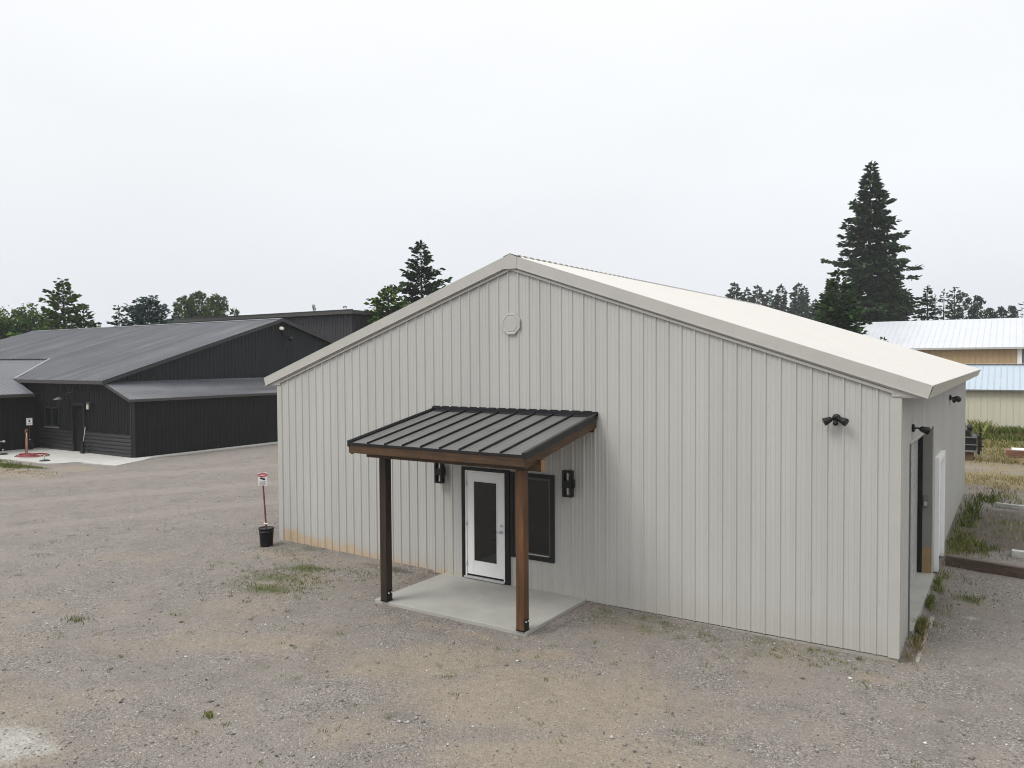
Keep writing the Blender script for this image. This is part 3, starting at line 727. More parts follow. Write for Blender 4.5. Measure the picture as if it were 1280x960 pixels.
# gable end wall and the eave wall
m = MB(); sheet(m, (gx,7.85,0), (0,1,0), (0,0,1), (1,0,0), by1-.4-7.85, 0, lambda q: dz(7.85+q)-.16, breaks=[pk-7.85], minor=0); m.build('gable_wall', M['chargable'], db)
wdx = (-24.46,-23.36); LE = -19.35
ltop = lambda x: 2.76+(gx-LE)*0+ (3.50-2.76)*np.clip((LE-x)/(LE-gx), 0, 1) if x > gx else 3.44
m = MB(); sheet(m, (-28.1,7.85,0), (1,0,0), (0,0,1), (0,-1,0), LE+28.1, lambda q: 0, lambda q: float(ltop(-28.1+q))-.05, breaks=[gx+28.1], minor=0,
      holes=[(wdx[0]+28.1, wdx[1]+28.1, 0, 2.38),(-27.15+28.1,-25.70+28.1,1.17,2.18)]); m.build('wall', M['char'], db)
m = MB(); sheet(m, (LE,7.85,0), (0,1,0), (0,0,1), (1,0,0), 17, 0, 2.70, minor=0); m.build('lean_to_wall', M['char'], db)
for (x0, x1) in ((-28.05, wdx[0]-.08),(wdx[1]+.08, LE-.02)):
    m = MB()
    for k in range(6):
        z0 = .02+k*.172; m.prism([(x0,7.815,z0),(x0,7.785,z0+.03),(x0,7.775,z0+.10),(x0,7.795,z0+.158),(x0,7.815,z0+.165)], (x1-x0,0,0))
    m.each('wainscot', M['wains'], db)
    c_ = MB(); c_.box((x0,7.77,1.055),(x1,7.80,1.085)); c_.build('wainscot_cap', M['chartrim'], db)
# back part of the walls, closing the shell
m = MB(); m.box((bx0+.4,7.9,-.1),(gx-.08,by1-.45,3.30)); m.build('inner_wall', M['char'], db)
m = MB(); m.box((gx-.02,8.0,-.1),(LE-.08,24.8,2.55)); m.build('inner_wall', M['char'], db)
# main roof
for sg in (-1, 1):
    d = Vector((0,sg,-SD)).normalized(); n = Vector((0,sg*SD,1)).normalized(); L = (pk-ey)/abs(d.y); xr = gx+.32
    r = MB()
    if sg < 0: sheet(r, (bx0,pk,zp), (1,0,0), d, n, xr-bx0, 0, L, minor=0, h=.022)
    else: sheet(r, (xr,pk,zp), (-1,0,0), d, n, xr-bx0, 0, L, minor=0, h=.022)
    o = Vector((bx0+.003,pk,zp))-n*.004; q = o+d*(L-.003); r.prism([tuple(o), tuple(q), tuple(q-n*.05), tuple(o-n*.05)], (xr-bx0-.006,0,0))
    r.build('roof', M['charroof'], db)
    f = MB(); o = Vector((xr,pk,zp+.015)); q = o+d*L; f.prism([tuple(o), tuple(q), tuple(q+Vector((0,0,-.20))), tuple(o+Vector((0,0,-.20)))], (.025,0,0)); f.build('rake_trim', M['wains'], db)
    e = MB(); e.box((-29.6 if sg < 0 else bx0,pk+sg*(pk-ey)-.002,ze-.17),(xr-.002,pk+sg*(pk-ey-.03),ze-.0)); e.box((-29.6 if sg < 0 else bx0,pk+sg*(pk-ey-.04),ze-.17),(gx+.2,pk+sg*(pk-ey-.42),ze-.155)); e.build('eave_fascia', M['dark_edge'], db)
c_ = MB(); 
for sg in (-1,1):
    d = Vector((0,sg,-SD)).normalized(); n = Vector((0,sg*SD,1)).normalized(); o = Vector((bx0,pk,zp+.04)); q = o+d*.2; c_.prism([tuple(o), tuple(q), tuple(q-n*.01), tuple(o-n*.01)], (gx+.32-bx0,0,0))
c_.build('ridge_cap', M['charroof'], db)
# lean-to roof
ln = Vector((3.50-2.72,0,LE+.18-gx)).normalized(); ld = Vector((LE+.18-gx,0,-(3.50-2.72))).normalized(); LL = math.hypot(LE+.18-gx, 3.5-2.72)
r = MB(); sheet(r, (gx+.03,7.62,3.50), (0,1,0), ld, ln, 17.4, 0, LL, minor=0, h=.022)
o = Vector((gx+.03,7.623,3.495)); q = o+ld*(LL-.004); r.prism([tuple(o), tuple(q), tuple(q-ln*.05), tuple(o-ln*.05)], (0,17.39,0)); r.build('lean_to_roof', M['charroof'], db)
f = MB(); f.prism([(gx+.03,7.598,3.52),(LE+.2,7.598,2.74),(LE+.2,7.598,2.60),(gx+.03,7.598,3.37)], (0,.02,0)); f.box((LE+.185,7.62,2.60),(LE+.205,25,2.725)); f.build('lean_to_trim', M['dark_edge'], db)
for (x, y0) in ((LE,7.85),):
    k_ = MB(); k_.box((x+.002,y0-.03,0),(x+.03,y0+.1,2.66)); k_.box((x-.1,y0-.05,0),(x+.0018,y0-.022,2.66)); k_.build('corner_trim', M['chartrim'], db)
# window, door
wn = MB(); a0,a1,b0,b1 = -27.15,-25.70,1.17,2.18
for a, c in (((a0,7.78,b0),(a0+.07,7.9,b1)),((a1-.07,7.78,b0),(a1,7.9,b1)),((a0+.071,7.78,b0),(a1-.071,7.9,b0+.07)),((a0+.071,7.78,b1-.07),(a1-.071,7.9,b1)),((-26.46,7.79,b0+.071),(-26.40,7.9,b1-.071))): wn.box(a, c)
wo = wn.build('window', M['chartrim'], db)
g = MB(); g.box((a0+.06,7.84,b0+.06),(a1-.06,7.86,b1-.06)); g.build('glass', M['glass'], wo)
s_ = MB(); s_.box((a0-.03,7.75,b0-.05),(a1+.03,7.80,b0-.003)); s_.build('sill', M['grey'], wo)
dd = MB(); dd.box((wdx[0]+.07,7.98,.04),(wdx[1]-.07,8.03,2.30)); do_ = dd.build('door', M['chargable'], db)
f = MB(); f.box((wdx[0]-.06,7.77,0),(wdx[0]+.06,8.06,2.44)); f.box((wdx[1]-.06,7.77,0),(wdx[1]+.06,8.06,2.44)); f.box((wdx[0]+.061,7.77,2.30),(wdx[1]-.061,8.06,2.44)); f.build('door_frame', M['chartrim'], do_)
g = MB(); g.box((wdx[0]+.30,7.965,1.25),(wdx[1]-.25,7.978,2.15)); g.build('glass', M['glass'], do_)
h = MB(); h.lathe([(.03,0),(.012,.01),(.012,.05),(.03,.06),(.02,.08)], (wdx[1]-.16,7.979,1.02), 10, (0,-1,0)); h.build('handle', M['steel'], do_)
# left wing
wx, wr = -27.75, -32.9
wt_ = lambda x: 2.86+ (4.62-2.86)*(x-(-27.35))/(wr+27.35)
m = MB(); sheet(m, (wx,2.2,0), (0,1,0), (0,0,1), (1,0,0), 5.65, 0, 2.80, minor=0); m.build('wing_wall', M['char'], db)
m = MB(); m.box((-38,2.4,-.1),(wx-.08,7.8,2.7)); m.build('inner_wall', M['char'], db)
d = Vector((-27.35-wr,0,2.86-4.62)); LW = d.length; d.normalize(); n = Vector((-d.z,0,d.x))
r = MB(); vy = lambda q: 10.9-(10.9-7.43)*min(1, q/((-29.48-wr)/d.x))
# ribbed slope, cut along the valley where it meets the main roof
uu = np.arange(1.9, 10.95, .2286)
for k in range(len(uu)):
    y0 = uu[k]; y1 = y0+.2286
    def qmax(y): return LW
    def qmin(y): return 0.
    prof = [(y0,0),(y0+.17,0),(y0+.185,.022),(y0+.21,.022),(y1,0)]
    for (ya, ha), (yb, hb_) in zip(prof[:-1], prof[1:]):
        ends = []
        for yy in (ya, yb):
            ends.append(LW if yy <= 7.43 else max(0, (10.9-yy)/(10.9-7.43))*((-29.48-wr)/d.x))
        o = Vector((wr,0,4.62))
        P = [o+d*0+Vector((0,ya,0))+n*ha, o+d*ends[0]+Vector((0,ya,0))+n*ha, o+d*ends[1]+Vector((0,yb,0))+n*hb_, o+Vector((0,yb,0))+n*hb_]
        r.add([tuple(q) for q in P], [(0,1,2,3)])
r.prism([(wr,1.9,4.60),(-27.35,1.9,2.845),(-27.35,1.9,2.79),(wr,1.9,4.54)], (0,5.5,0))
r.prism([(wr,1.9,4.61),(wr,1.9,4.54),(-38.4,1.9,2.8),(-38.4,1.9,2.87)], (0,9.0,0))
r.build('wing_roof', M['charroof'], db)
c_ = MB(); c_.bar((wr,1.9,4.64),(wr,10.95,4.64), .22, .03); c_.build('ridge_cap', M['dark_edge'], db)
c_ = MB(); c_.bar((wr+.05,10.9,4.66),(-29.46,7.44,3.60), .11, .03); c_.build('valley_flashing', M['valley'], db)
f = MB(); f.box((-27.36,1.9,2.70),(-27.33,7.44,2.84)); f.build('wing_fascia', M['dark_edge'], db)
# gooseneck lamp over the dark door, the wall lamp and the flood lamp in the gable
t = thing('gooseneck_lamp', 'dark gooseneck barn lamp over the charcoal building door', 'wall lamp', (-24.3,7.82,2.95))
m = MB(); m.lathe([(.06,0),(.06,.03),(.02,.04)], (-23.95,7.82,3.02), 14, (0,-1,0)); m.tube([(-23.95,7.80,3.02),(-24.05,7.6,3.0),(-24.3,7.4,2.88),(-24.55,7.28,2.76)], .022, 8); m.build('arm', M['black'], t)
m = MB(); m.lathe([(.03,.10),(.09,.09),(.15,.05),(.30,-.03),(.30,-.05),(.28,-.05),(.10,.04)], (-24.58,7.27,2.66), 20); m.build('lamp_shade', M['chartrim'], t)
t = thing('wall_lamp', 'small square pale wall lamp right of the charcoal building door', 'wall lamp', (-22.85,7.82,2.3))
m = MB(); m.box((-22.99,7.70,2.14),(-22.71,7.825,2.50)); m.build('housing', M['dark_edge'], t, .01)
m = MB(); m.box((-22.95,7.685,2.17),(-22.76,7.699,2.40)); m.build('lens', M['lens'], t)
t = thing('flood_light', 'black twin flood light up in the gable of the charcoal building', 'flood light', (gx+.03,18.3,6.03), 'black security flood lights')
m = MB(); m.lathe([(.10,0),(.10,.05),(.04,.08)], (gx+.025,18.3,6.0), 14, (1,0,0)); m.tube([(gx+.1,18.3,6.0),(gx+.3,18.15,5.95),(gx+.3,18.0,6.15)], .03, 8); m.tube([(gx+.1,18.3,6.0),(gx+.3,18.45,5.8)], .03, 8); m.build('arm', M['black'], t)
m = MB(); m.lathe([(.05,0),(.14,.08),(.17,.3),(.15,.31)], (gx+.3,17.98,6.12), 14, (.5,-.3,.5)); m.lathe([(.05,0),(.13,.08),(.15,.26),(.13,.27)], (gx+.3,18.5,5.82), 14, (.6,.5,-.5)); h_ = m.build('lamp_head', M['black'], t)
m = MB(); m.lathe([(.15,0),(.1,.02),(.03,.03)], Vector((gx+.3,17.98,6.12))+Vector((.5,-.3,.5)).normalized()*.312, 14, (.5,-.3,.5)); m.build('lens', M['lens'], h_)

# concrete pad by the dark building
pts = [(-19.2,7.9),(-27.9,7.9),(-27.9,4.4),(-24.5,4.53),(-22.6,4.62),(-20.75,4.72),(-20.35,5.1),(-20.1,5.80),(-19.2,5.75),(-17.4,5.93),(-17.75,6.6),(-18.15,7.6),(-18.72,8.4),(-18.66,25),(-19.3,25)]
s_ = MB(); s_.prism([(x,y,-.12) for x, y in pts][::-1], (0,0,.155)); s_.build('concrete_pad', M['padconcrete'], kind='structure')

# things on the pad
t = thing('yard_hydrant', 'tall brass yard hydrant standing on the pad beside the red hose', 'hydrant', (-25.06,5.95,.035))
m = MB(); m.tube([(-25.06,5.95,.035),(-25.06,5.95,1.12)], .032, 10); m.build('pipe', M['brass'], t)
m = MB(); m.lathe([(.05,0),(.06,.05),(.045,.16),(.02,.17)], (-25.06,5.95,1.10), 12); m.tube([(-25.03,5.93,1.18),(-24.93,5.84,1.16),(-24.90,5.82,1.05)], .022, 8); m.build('spout', M['rust'], t)
m = MB(); m.bar((-25.06,5.95,1.27),(-25.2,5.9,1.12), .03, .02); m.build('handle', M['red'], t)
pts = []; rs = random.Random(3)
for k in range(84):
    a = k*.42; rr_ = .48+.28*math.sin(k*.23)+rs.uniform(-.05,.05)
    pts.append((-24.25+1.15*rr_*math.cos(a)+.1*math.sin(k*.05), 5.75+.85*rr_*math.sin(a), .055+.0006*k+.012*math.sin(k*1.7)))
pts = [(-25.02,5.9,.9),(-24.98,5.85,.4),(-24.9,5.8,.09)]+pts
m = MB(); m.tube(pts, .021, 6); tag(m.build('garden_hose', M['hose']), 'dark red garden hose coiled loosely on the concrete pad', 'hose')
def sprinkler(x, y, label):
    t = thing('lawn_sprinkler', label, 'sprinkler', (x,y,.035), 'lawn sprinklers on the pad')
    m = MB(); m.lathe([(.22,.0),(.22,.02),(.15,.05),(.03,.06)], (x,y,.035), 18); m.build('base', M['plasticblk'], t)
    m = MB(); m.tube([(x,y,.09),(x,y,.24)], .02, 8); m.tube([(x-.05,y,.24),(x+.06,y,.26)], .014, 6); m.lathe([(.03,0),(.035,.05),(.015,.06)], (x,y,.23), 10); m.build('nozzle', M['steel'], t)
sprinkler(-21.75,5.15, 'round based lawn sprinkler near the pad edge in front of the hose')
sprinkler(-26.1,5.35, 'round based lawn sprinkler at the far left of the pad')
t = thing('wash_wand', 'pale pipe handle leaning out from the charcoal wing wall', 'pipe', (wx+.1,5.0,.5))
m = MB(); m.tube([(wx+.02,5.2,.62),(wx+.9,5.35,.60),(wx+1.3,5.5,.63)], .028, 8); m.build('pipe', M['offwhite'], t)
m = MB(); m.lathe([(.045,0),(.055,.06),(.04,.14)], (wx+1.3,5.5,.63), 10, (1,.3,0)); m.build('nozzle', M['steel'], t)
t = thing('push_broom', 'black broom leaning upright beside the charcoal door', 'broom', (-23.12,7.68,.035))
m = MB(); m.tube([(-23.12,7.55,.30),(-23.16,7.735,1.30)], .018, 8); m.build('handle', M['offwhite'], t)
m = MB(); m.prism([(-23.25,7.50,.035),(-22.98,7.50,.035),(-23.03,7.52,.62),(-23.20,7.52,.62)], (0,.09,0)); m.build('brush', M['plasticblk'], t, .01)

# ------------------------------------------------------------------ second dark building behind
rb_ = thing('rear_building', 'taller weathered black building with flat fascia rising behind the charcoal roof', 'building', (-38,36,0))
ry = 31; rx1, rx0 = -28.3, -51; rz = 8.0
m = MB(); sheet(m, (rx0,ry,0), (1,0,0), (0,0,1), (0,-1,0), rx1-rx0, 0, rz, minor=0, pitch=.3, h=.03); m.build('wall', M['greysiding'], rb_)
m = MB(); sheet(m, (rx1,ry,0), (0,1,0), (0,0,1), (1,0,0), 12, 0, lambda q: rz-.02*q, minor=0, pitch=.3, h=.03); m.build('side_wall', M['greysiding'], rb_)
m = MB(); m.box((rx0+.05,ry+.06,-.1),(rx1-.06,ry+11.9,rz-.1)); m.build('inner_wall', M['greysiding'], rb_)
m = MB(); m.prism([(rx0-.4,ry-.55,rz+.02),(rx0-.4,ry-.55,rz+.32),(rx0-.4,ry+12.5,rz+.12),(rx0-.4,ry+12.5,rz-.2)], (rx1-rx0+.95,0,0)); m.build('roof', M['brownroof'], rb_, .02)
m = MB(); m.box((rx0-.42,ry-.58,rz+.30),(rx1+.58,ry-.50,rz+.37)); m.build('roof_edge', M['chartrim'], rb_)

# ------------------------------------------------------------------ sheds on the right
cs = thing('cream_shed', 'low cream ribbed metal shed with pale blue roof behind the weeds', 'shed', (25,41,0))
m = MB(); sheet(m, (8,38,0), (1,0,0), (0,0,1), (0,-1,0), 34, 0, 2.60, pitch=.3, h=.022, minor=0); m.build('wall', M['cream'], cs)
m = MB(); sheet(m, (8,44,0), (0,-1,0), (0,0,1), (-1,0,0), 6, 0, lambda q: 2.55+.43*min(q, 6-q), breaks=[3], pitch=.3, minor=0); m.build('end_wall', M['cream'], cs)
m = MB(); sheet(m, (42,44,0), (-1,0,0), (0,0,1), (0,1,0), 34, 0, 2.60, pitch=.3, minor=0); m.build('rear_wall', M['cream'], cs)
m = MB(); sheet(m, (42,38,0), (0,1,0), (0,0,1), (1,0,0), 6, 0, lambda q: 2.55+.43*min(q, 6-q), breaks=[3], pitch=.3, minor=0); m.build('end_wall', M['cream'], cs)
for sg in (-1,1):
    d = Vector((0,sg*3.3,-1.38)); L = d.length; d.normalize(); n = Vector((0,-d.z*sg,abs(d.y))).normalized()
    r = MB()
    if sg < 0: sheet(r, (7.7,41,3.98), (1,0,0), d, n, 34.6, 0, L, pitch=.3, h=.03, minor=0)
    else: sheet(r, (42.3,41,3.98), (-1,0,0), d, n, 34.6, 0, L, pitch=.3, h=.03, minor=0)
    o = Vector((7.703,41,3.976)); q = o+d*(L-.003); r.prism([tuple(o), tuple(q), tuple(q-n*.05), tuple(o-n*.05)], (34.59,0,0)); r.build('roof', M['blueroof'], cs)
m = MB(); m.box((7.7,37.68,2.545),(42.3,37.70,2.62)); m.build('eave_trim', M['grey'], cs)
m = MB(); m.bar((7.7,41,4.015),(42.3,41,4.015), .35, .03); m.build('ridge_cap', M['offwhite'], cs)

tb = thing('tan_building', 'long tan sided building with bright white metal roof at the right', 'building', (25,68,0))
m = MB(); sheet(m, (1.6,60,0), (1,0,0), (0,0,1), (0,-1,0), 13.2, 0, 5.15, pitch=.4, h=.03, minor=0); m.build('wall', M['tan'], tb)
m = MB(); m.box((14.62,59.9,0),(14.92,59.98,5.13)); m.build('corner_trim', M['white'], tb)
m = MB(); sheet(m, (14.93,60,0), (1,0,0), (0,0,1), (0,-1,0), 30, 0, 5.15, pitch=.4, h=.03, minor=0); m.build('wall', M['grey'], tb, label='grey wall bay right of the white trim')
m = MB(); m.box((1.8,60.08,-.1),(44.8,75.9,4.9)); m.build('inner_wall', M['tan'], tb)
m = MB(); sheet(m, (1.6,76,0), (0,-1,0), (0,0,1), (-1,0,0), 16, 0, lambda q: 5.1+.315*min(q, 16-q), breaks=[8], pitch=.4, minor=0); m.build('end_wall', M['tan'], tb)
for sg in (-1,1):
    d = Vector((0,sg*8.5,-2.62)); L = d.length; d.normalize(); n = Vector((0,-d.z*sg,abs(d.y))).normalized()
    r = MB()
    if sg < 0: sheet(r, (1.25,68,7.80), (1,0,0), d, n, 44, 0, L, pitch=.45, h=.028, minor=0)
    else: sheet(r, (45.25,68,7.80), (-1,0,0), d, n, 44, 0, L, pitch=.45, h=.028, minor=0)
    o = Vector((1.253,68,7.795)); q = o+d*(L-.003); r.prism([tuple(o), tuple(q), tuple(q-n*.06), tuple(o-n*.06)], (43.99,0,0)); r.build('roof', M['whiteroof'], tb)
m = MB(); m.box((1.25,59.46,5.04),(45.25,59.49,5.19)); m.box((1.25,59.50,5.04),(45.25,59.95,5.06)); m.build('eave_trim', M['offwhite'], tb)

# ------------------------------------------------------------------ yard things on the right
t = MB(); t.bar((13.40,6.42,.10),(19.5,5.02,.10), .17, .24); t.build('railroad_tie', M['tie'], bevel=.02); tag(bpy.data.objects['railroad_tie'], 'long weathered brown timber lying on the gravel from the building wall to the right edge', 'timber')
t = MB(); t.bar((14.15,14.52,.06),(18.5,13.15,.06), .12, .13); tag(t.build('grey_timber', M['greytimber'], bevel=.012), 'thin bleached grey timber lying in the dark weedy gravel', 'timber')
t = MB(); t.box((14.56,7.95,-.02),(14.95,8.13,.13))
for xx in (14.63,14.79): t.box((xx,7.945,.01),(xx+.10,7.949,.10))
tag(t.build('concrete_block', M['padconcrete'], bevel=.012), 'pale concrete block lying on the gravel behind the brown timber', 'block')
t = thing('lumber_stack', 'low stack of reddish boards topped by a pale sheet by the dry grass', 'lumber', (16,28.4,0))
for k in range(4):
    m = MB(); m.box((14.2+.05*(k % 2),28.0+.02*k,.02+k*.075),(18.6,28.9,.085+k*.075)); m.build('board', M['lumber'], t, .006)
m = MB(); m.box((14.45,28.05,.325),(18.6,28.85,.36)); m.build('cover_sheet', M['white'], t)
t = thing('flatbed_trailer', 'dark metal trailer end with sloped box jutting out past the building corner', 'trailer', (12.3,26.3,0))
m = MB(); m.prism([(10.4,26.0,.42),(13.18,26.0,.42),(13.18,26.0,.98),(13.02,26.0,1.05),(12.95,26.0,1.30),(10.4,26.0,1.34)], (0,1.5,0)); m.build('box', M['plasticblk'], t, .02)
m = MB(); m.box((10.3,25.95,.97),(13.26,25.995,1.02)); m.box((10.3,25.95,.66),(13.24,25.995,.70)); m.box((10.3,25.93,.36),(13.32,26.0,.44)); m.each('rail', M['grey'], t)
for yy in (25.92,27.5):
    m = MB(); m.box((13.24,yy,.28),(13.34,yy+.10,1.08)); m.box((13.34,yy+.02,.78),(13.42,yy+.08,.84)); m.box((13.34,yy+.02,.44),(13.42,yy+.08,.50)); m.build('stake', M['black'], t)
m = MB(); m.lathe([(.12,-.09),(.16,-.06),(.16,.06),(.12,.09)], (12.93,26.4,1.36), 14, (1,0,0)); m.build('winch', M['black'], t)
m = MB(); m.box((12.72,26.05,.0),(13.10,26.35,.36)); m.build('support_block', M['rust'], t, .02)
for yy in (26.05,27.3):
    m = MB(); m.lathe([(.10,-.10),(.30,-.10),(.34,-.06),(.34,.06),(.30,.10),(.10,.10)], (11.4,yy,.34), 22, (0,1,0)); w_ = m.build('wheel', M['plasticblk'], t)
    m = MB(); m.lathe([(.02,-.108),(.16,-.102),(.16,.102),(.02,.108)], (11.4,yy,.34), 16, (0,1,0)); m.build('rim', M['rust'], w_)

# ------------------------------------------------------------------ trees
def sprays(P, Dv, ln, wd, rs, tone, bend=.25):
    """diamond shaped sprigs at P along Dv"""
    n = len(P); Dv = Dv/np.linalg.norm(Dv, axis=1, keepdims=True)
    rnd = rs.randn(n, 3); S = np.cross(Dv, rnd); S /= np.linalg.norm(S, axis=1, keepdims=True)+1e-9
    N = np.cross(S, Dv)
    ln = ln[:, None]; wd = wd[:, None]
    V = np.stack([P, P+Dv*ln*.45+S*wd*.5+N*ln*.05, P+Dv*ln+N*ln*-bend*.3, P+Dv*ln*.45-S*wd*.5+N*ln*.05], 1).reshape(-1, 3)
    return V, np.arange(4*n).reshape(n, 4), np.repeat(tone, 4)
def conifer(h, r, seed, base=.08, step=.4, per=6, dens=7., sl=.5, sw=.2, droop=.25, top_up=.5, shape=.85, irr=.35):
    rs = np.random.RandomState(seed); Ps = []; Ds = []; Ls = []; Ts = []; tr = MB()
    tr.tube([(0,0,-.2),(rs.uniform(-.1,.1),0,h*.5),(0,0,h*.97)], [max(.06,h*.016), h*.010, .015], 8)
    z = base*h
    while z < h*.985:
        t = (z-base*h)/(h*(1-base))
        L0 = r*max(.03, (1-t))**shape
        nb = max(3, int(per*(1-.4*t)))
        a0 = rs.rand()*6.28
        lev = rs.uniform(1-irr, 1.08)
        for k in range(nb):
            a = a0+6.28*k/nb+rs.uniform(-.35,.35)
            L = L0*lev*rs.uniform(1-irr, 1.12)+.12
            zz_ = z+rs.uniform(-.5,.5)*step
            el = -.12*(1-t)+top_up*t*t+rs.uniform(-.12,.12)
            n = max(4, int(L*dens*rs.uniform(.75,1.2)))
            s = rs.uniform(.05, 1., n)**.75
            hd = np.array([math.cos(a), math.sin(a), 0.]); sd = np.array([-math.sin(a), math.cos(a), 0.])
            lat = rs.uniform(-1,1,n)*(.26*L)*(1-.75*s)*np.minimum(1, s*3)
            zc = L*(math.sin(el)*s - droop*s*(1-.45*s)*(1-t*.6))
            P = np.outer(L*math.cos(el)*s, hd)+np.outer(lat, sd); P[:,2] += zz_+zc+rs.uniform(-.06,.06,n)*L*.4
            Dv = np.outer(np.ones(n)*.9, hd)+np.outer(np.sign(lat)*rs.uniform(.2,.9,n), sd)+rs.randn(n,3)*.22
            Dv[:,2] += rs.uniform(-.75,.15,n)*(1-t*.7)+.25*t
            Ps.append(P); Ds.append(Dv); Ls.append(sl*rs.uniform(.6,1.25,n)*(1.15-.4*s)*(.55+.45*min(1,L/1.2)))
            bt = rs.uniform(-.16,.16)
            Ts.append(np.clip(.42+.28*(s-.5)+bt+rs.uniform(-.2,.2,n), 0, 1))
            if L > .9:
                tip = hd*L*.8*math.cos(el); tr.tube([(0,0,zz_), (tip[0]*.5,tip[1]*.5,zz_+L*.4*(math.sin(el)-droop*.7)), (tip[0],tip[1],zz_+L*.8*(math.sin(el)-droop*.55))], [.012+.012*L, .02, .008], 4, False)
        z += step*rs.uniform(.75,1.25)*(1-.35*t)
    n = 14; Ps.append(np.stack([rs.uniform(-.05,.05,n), rs.uniform(-.05,.05,n), h-rs.uniform(.1,.9,n)], 1)); Ds.append(np.stack([rs.randn(n)*.4, rs.randn(n)*.4, np.ones(n)], 1)); Ls.append(sl*.6*np.ones(n)); Ts.append(np.full(n,.5))
    P = np.concatenate(Ps); Dv = np.concatenate(Ds); L = np.concatenate(Ls); T = np.concatenate(Ts)
    return tr, sprays(P, Dv, L, L*sw/sl*rs.uniform(.8,1.3,len(L)), rs, T)
def pine(h, r, seed, base=.25, clumps=46, per=60, cl=.55, conic=.8, sw=.10):
    rs = np.random.RandomState(seed); Ps = []; Ds = []; Ls = []; Ts = []; tr = MB()
    tr.tube([(0,0,-.2),(0,.05,h*.5),(0,0,h*.96)], [max(.08,h*.018), h*.012, .02], 8)
    for i in range(clumps):
        t = (i+rs.rand())/clumps; z = h*(base+(1-base)*t)
        L = r*(1-t)**conic*rs.uniform(.35,1.05)*(1.0 if t > .12 else .8)
        a = i*2.4+rs.uniform(-.6,.6); c = np.array([math.cos(a)*L, math.sin(a)*L, z+.10*L-(.25*cl)])
        tr.tube([(0,0,z-.35*L-.1),(c[0]*.6,c[1]*.6,z-.1*L),tuple(c)], [.03+.01*L,.02,.01], 4, False)
        rad = cl*rs.uniform(.65,1.2)*(1-.5*t)
        n = int(per*rs.uniform(.7,1.3)); q = rs.randn(n,3); q /= np.linalg.norm(q, axis=1, keepdims=True); q[:,2] = q[:,2]*.8+.12
        Ps.append(c+q*rad*rs.uniform(.25,.75,(n,1))); d = q+rs.randn(n,3)*.25; d[:,2] += .25; Ds.append(d); Ls.append(rad*rs.uniform(.45,.8,n))
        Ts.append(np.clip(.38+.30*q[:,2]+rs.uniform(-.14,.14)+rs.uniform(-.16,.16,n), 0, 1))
    P = np.concatenate(Ps); Dv = np.concatenate(Ds); L = np.concatenate(Ls); T = np.concatenate(Ts)
    return tr, sprays(P, Dv, L, L*sw/.3*rs.uniform(.9,1.5,len(L)), rs, T)
def broadleaf(h, r, seed, clumps=70, per=70):
    rs = np.random.RandomState(seed); Ps = []; Ds = []; Ls = []; Ts = []; tr = MB()
    tr.tube([(0,0,-.2),(.1,0,h*.35),(0,.1,h*.8)], [h*.022, h*.014, .03], 8)
    for i in range(clumps):
        q = rs.randn(3); q /= np.linalg.norm(q); rr_ = rs.uniform(.45,1.02)
        c = np.array([q[0]*r*rr_, q[1]*r*rr_, h*.58+q[2]*h*.40*rr_])
        if i % 2 == 0: tr.tube([(0,0,h*.3),(c[0]*.5,c[1]*.5,c[2]*.75),tuple(c)], [.06,.035,.01], 4, False)
        rad = r*rs.uniform(.16,.34); n = per; d = rs.randn(n,3); d /= np.linalg.norm(d, axis=1, keepdims=True)
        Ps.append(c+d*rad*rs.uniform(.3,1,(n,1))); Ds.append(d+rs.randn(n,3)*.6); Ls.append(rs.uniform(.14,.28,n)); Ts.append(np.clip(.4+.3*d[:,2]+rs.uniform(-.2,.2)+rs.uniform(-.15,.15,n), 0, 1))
    P = np.concatenate(Ps); Dv = np.concatenate(Ds); L = np.concatenate(Ls); T = np.concatenate(Ts)
    return tr, sprays(P, Dv, L, L*.75, rs, T)
def plant_tree(name, gen, x, y, mat, label, cat='tree', group=None, rot=0.):
    tr, (V, F_, T) = gen
    t = thing(name, label, cat, (x,y,0), group)
    me = bpy.data.meshes.new('trunk'); me.from_pydata(tr.v, [], tr.f); me.polygons.foreach_set('use_smooth', tr.sm); me.update()
    o = bpy.data.objects.new('trunk', me); me.materials.append(M['bark']); col.objects.link(o); o.parent = t
    cm = np_mesh('crown', V, F_, T); cm.materials.append(M[mat]); c = bpy.data.objects.new('crown', cm); col.objects.link(c); c.parent = t
    t.rotation_euler.z = rot
    return t
def copy_tree(src, x, y, s, sz, rot, label):
    t = src.copy(); col.objects.link(t); t.location = (x,y,0); t.rotation_euler.z = rot; t.scale = (s,s,sz); t['label'] = label
    for ch in src.children:
        c = ch.copy(); col.objects.link(c); c.parent = t
    return t
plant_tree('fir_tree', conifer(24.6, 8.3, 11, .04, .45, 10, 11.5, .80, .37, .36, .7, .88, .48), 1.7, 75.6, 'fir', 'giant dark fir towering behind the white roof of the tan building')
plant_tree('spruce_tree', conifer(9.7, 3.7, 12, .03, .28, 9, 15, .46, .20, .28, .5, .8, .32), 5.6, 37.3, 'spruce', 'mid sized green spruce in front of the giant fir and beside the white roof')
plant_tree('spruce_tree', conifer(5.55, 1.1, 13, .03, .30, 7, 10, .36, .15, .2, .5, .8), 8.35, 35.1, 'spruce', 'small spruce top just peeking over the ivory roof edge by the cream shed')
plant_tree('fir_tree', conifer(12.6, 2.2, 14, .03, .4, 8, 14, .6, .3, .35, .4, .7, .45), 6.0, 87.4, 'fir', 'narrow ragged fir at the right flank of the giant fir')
plant_tree('fir_tree', conifer(13.6, 4.8, 41, .03, .4, 10, 12, .7, .36, .30, .4, .55, .3), 2.3, 85.4, 'fir', 'broad dark fir filling the right foot of the giant fir')
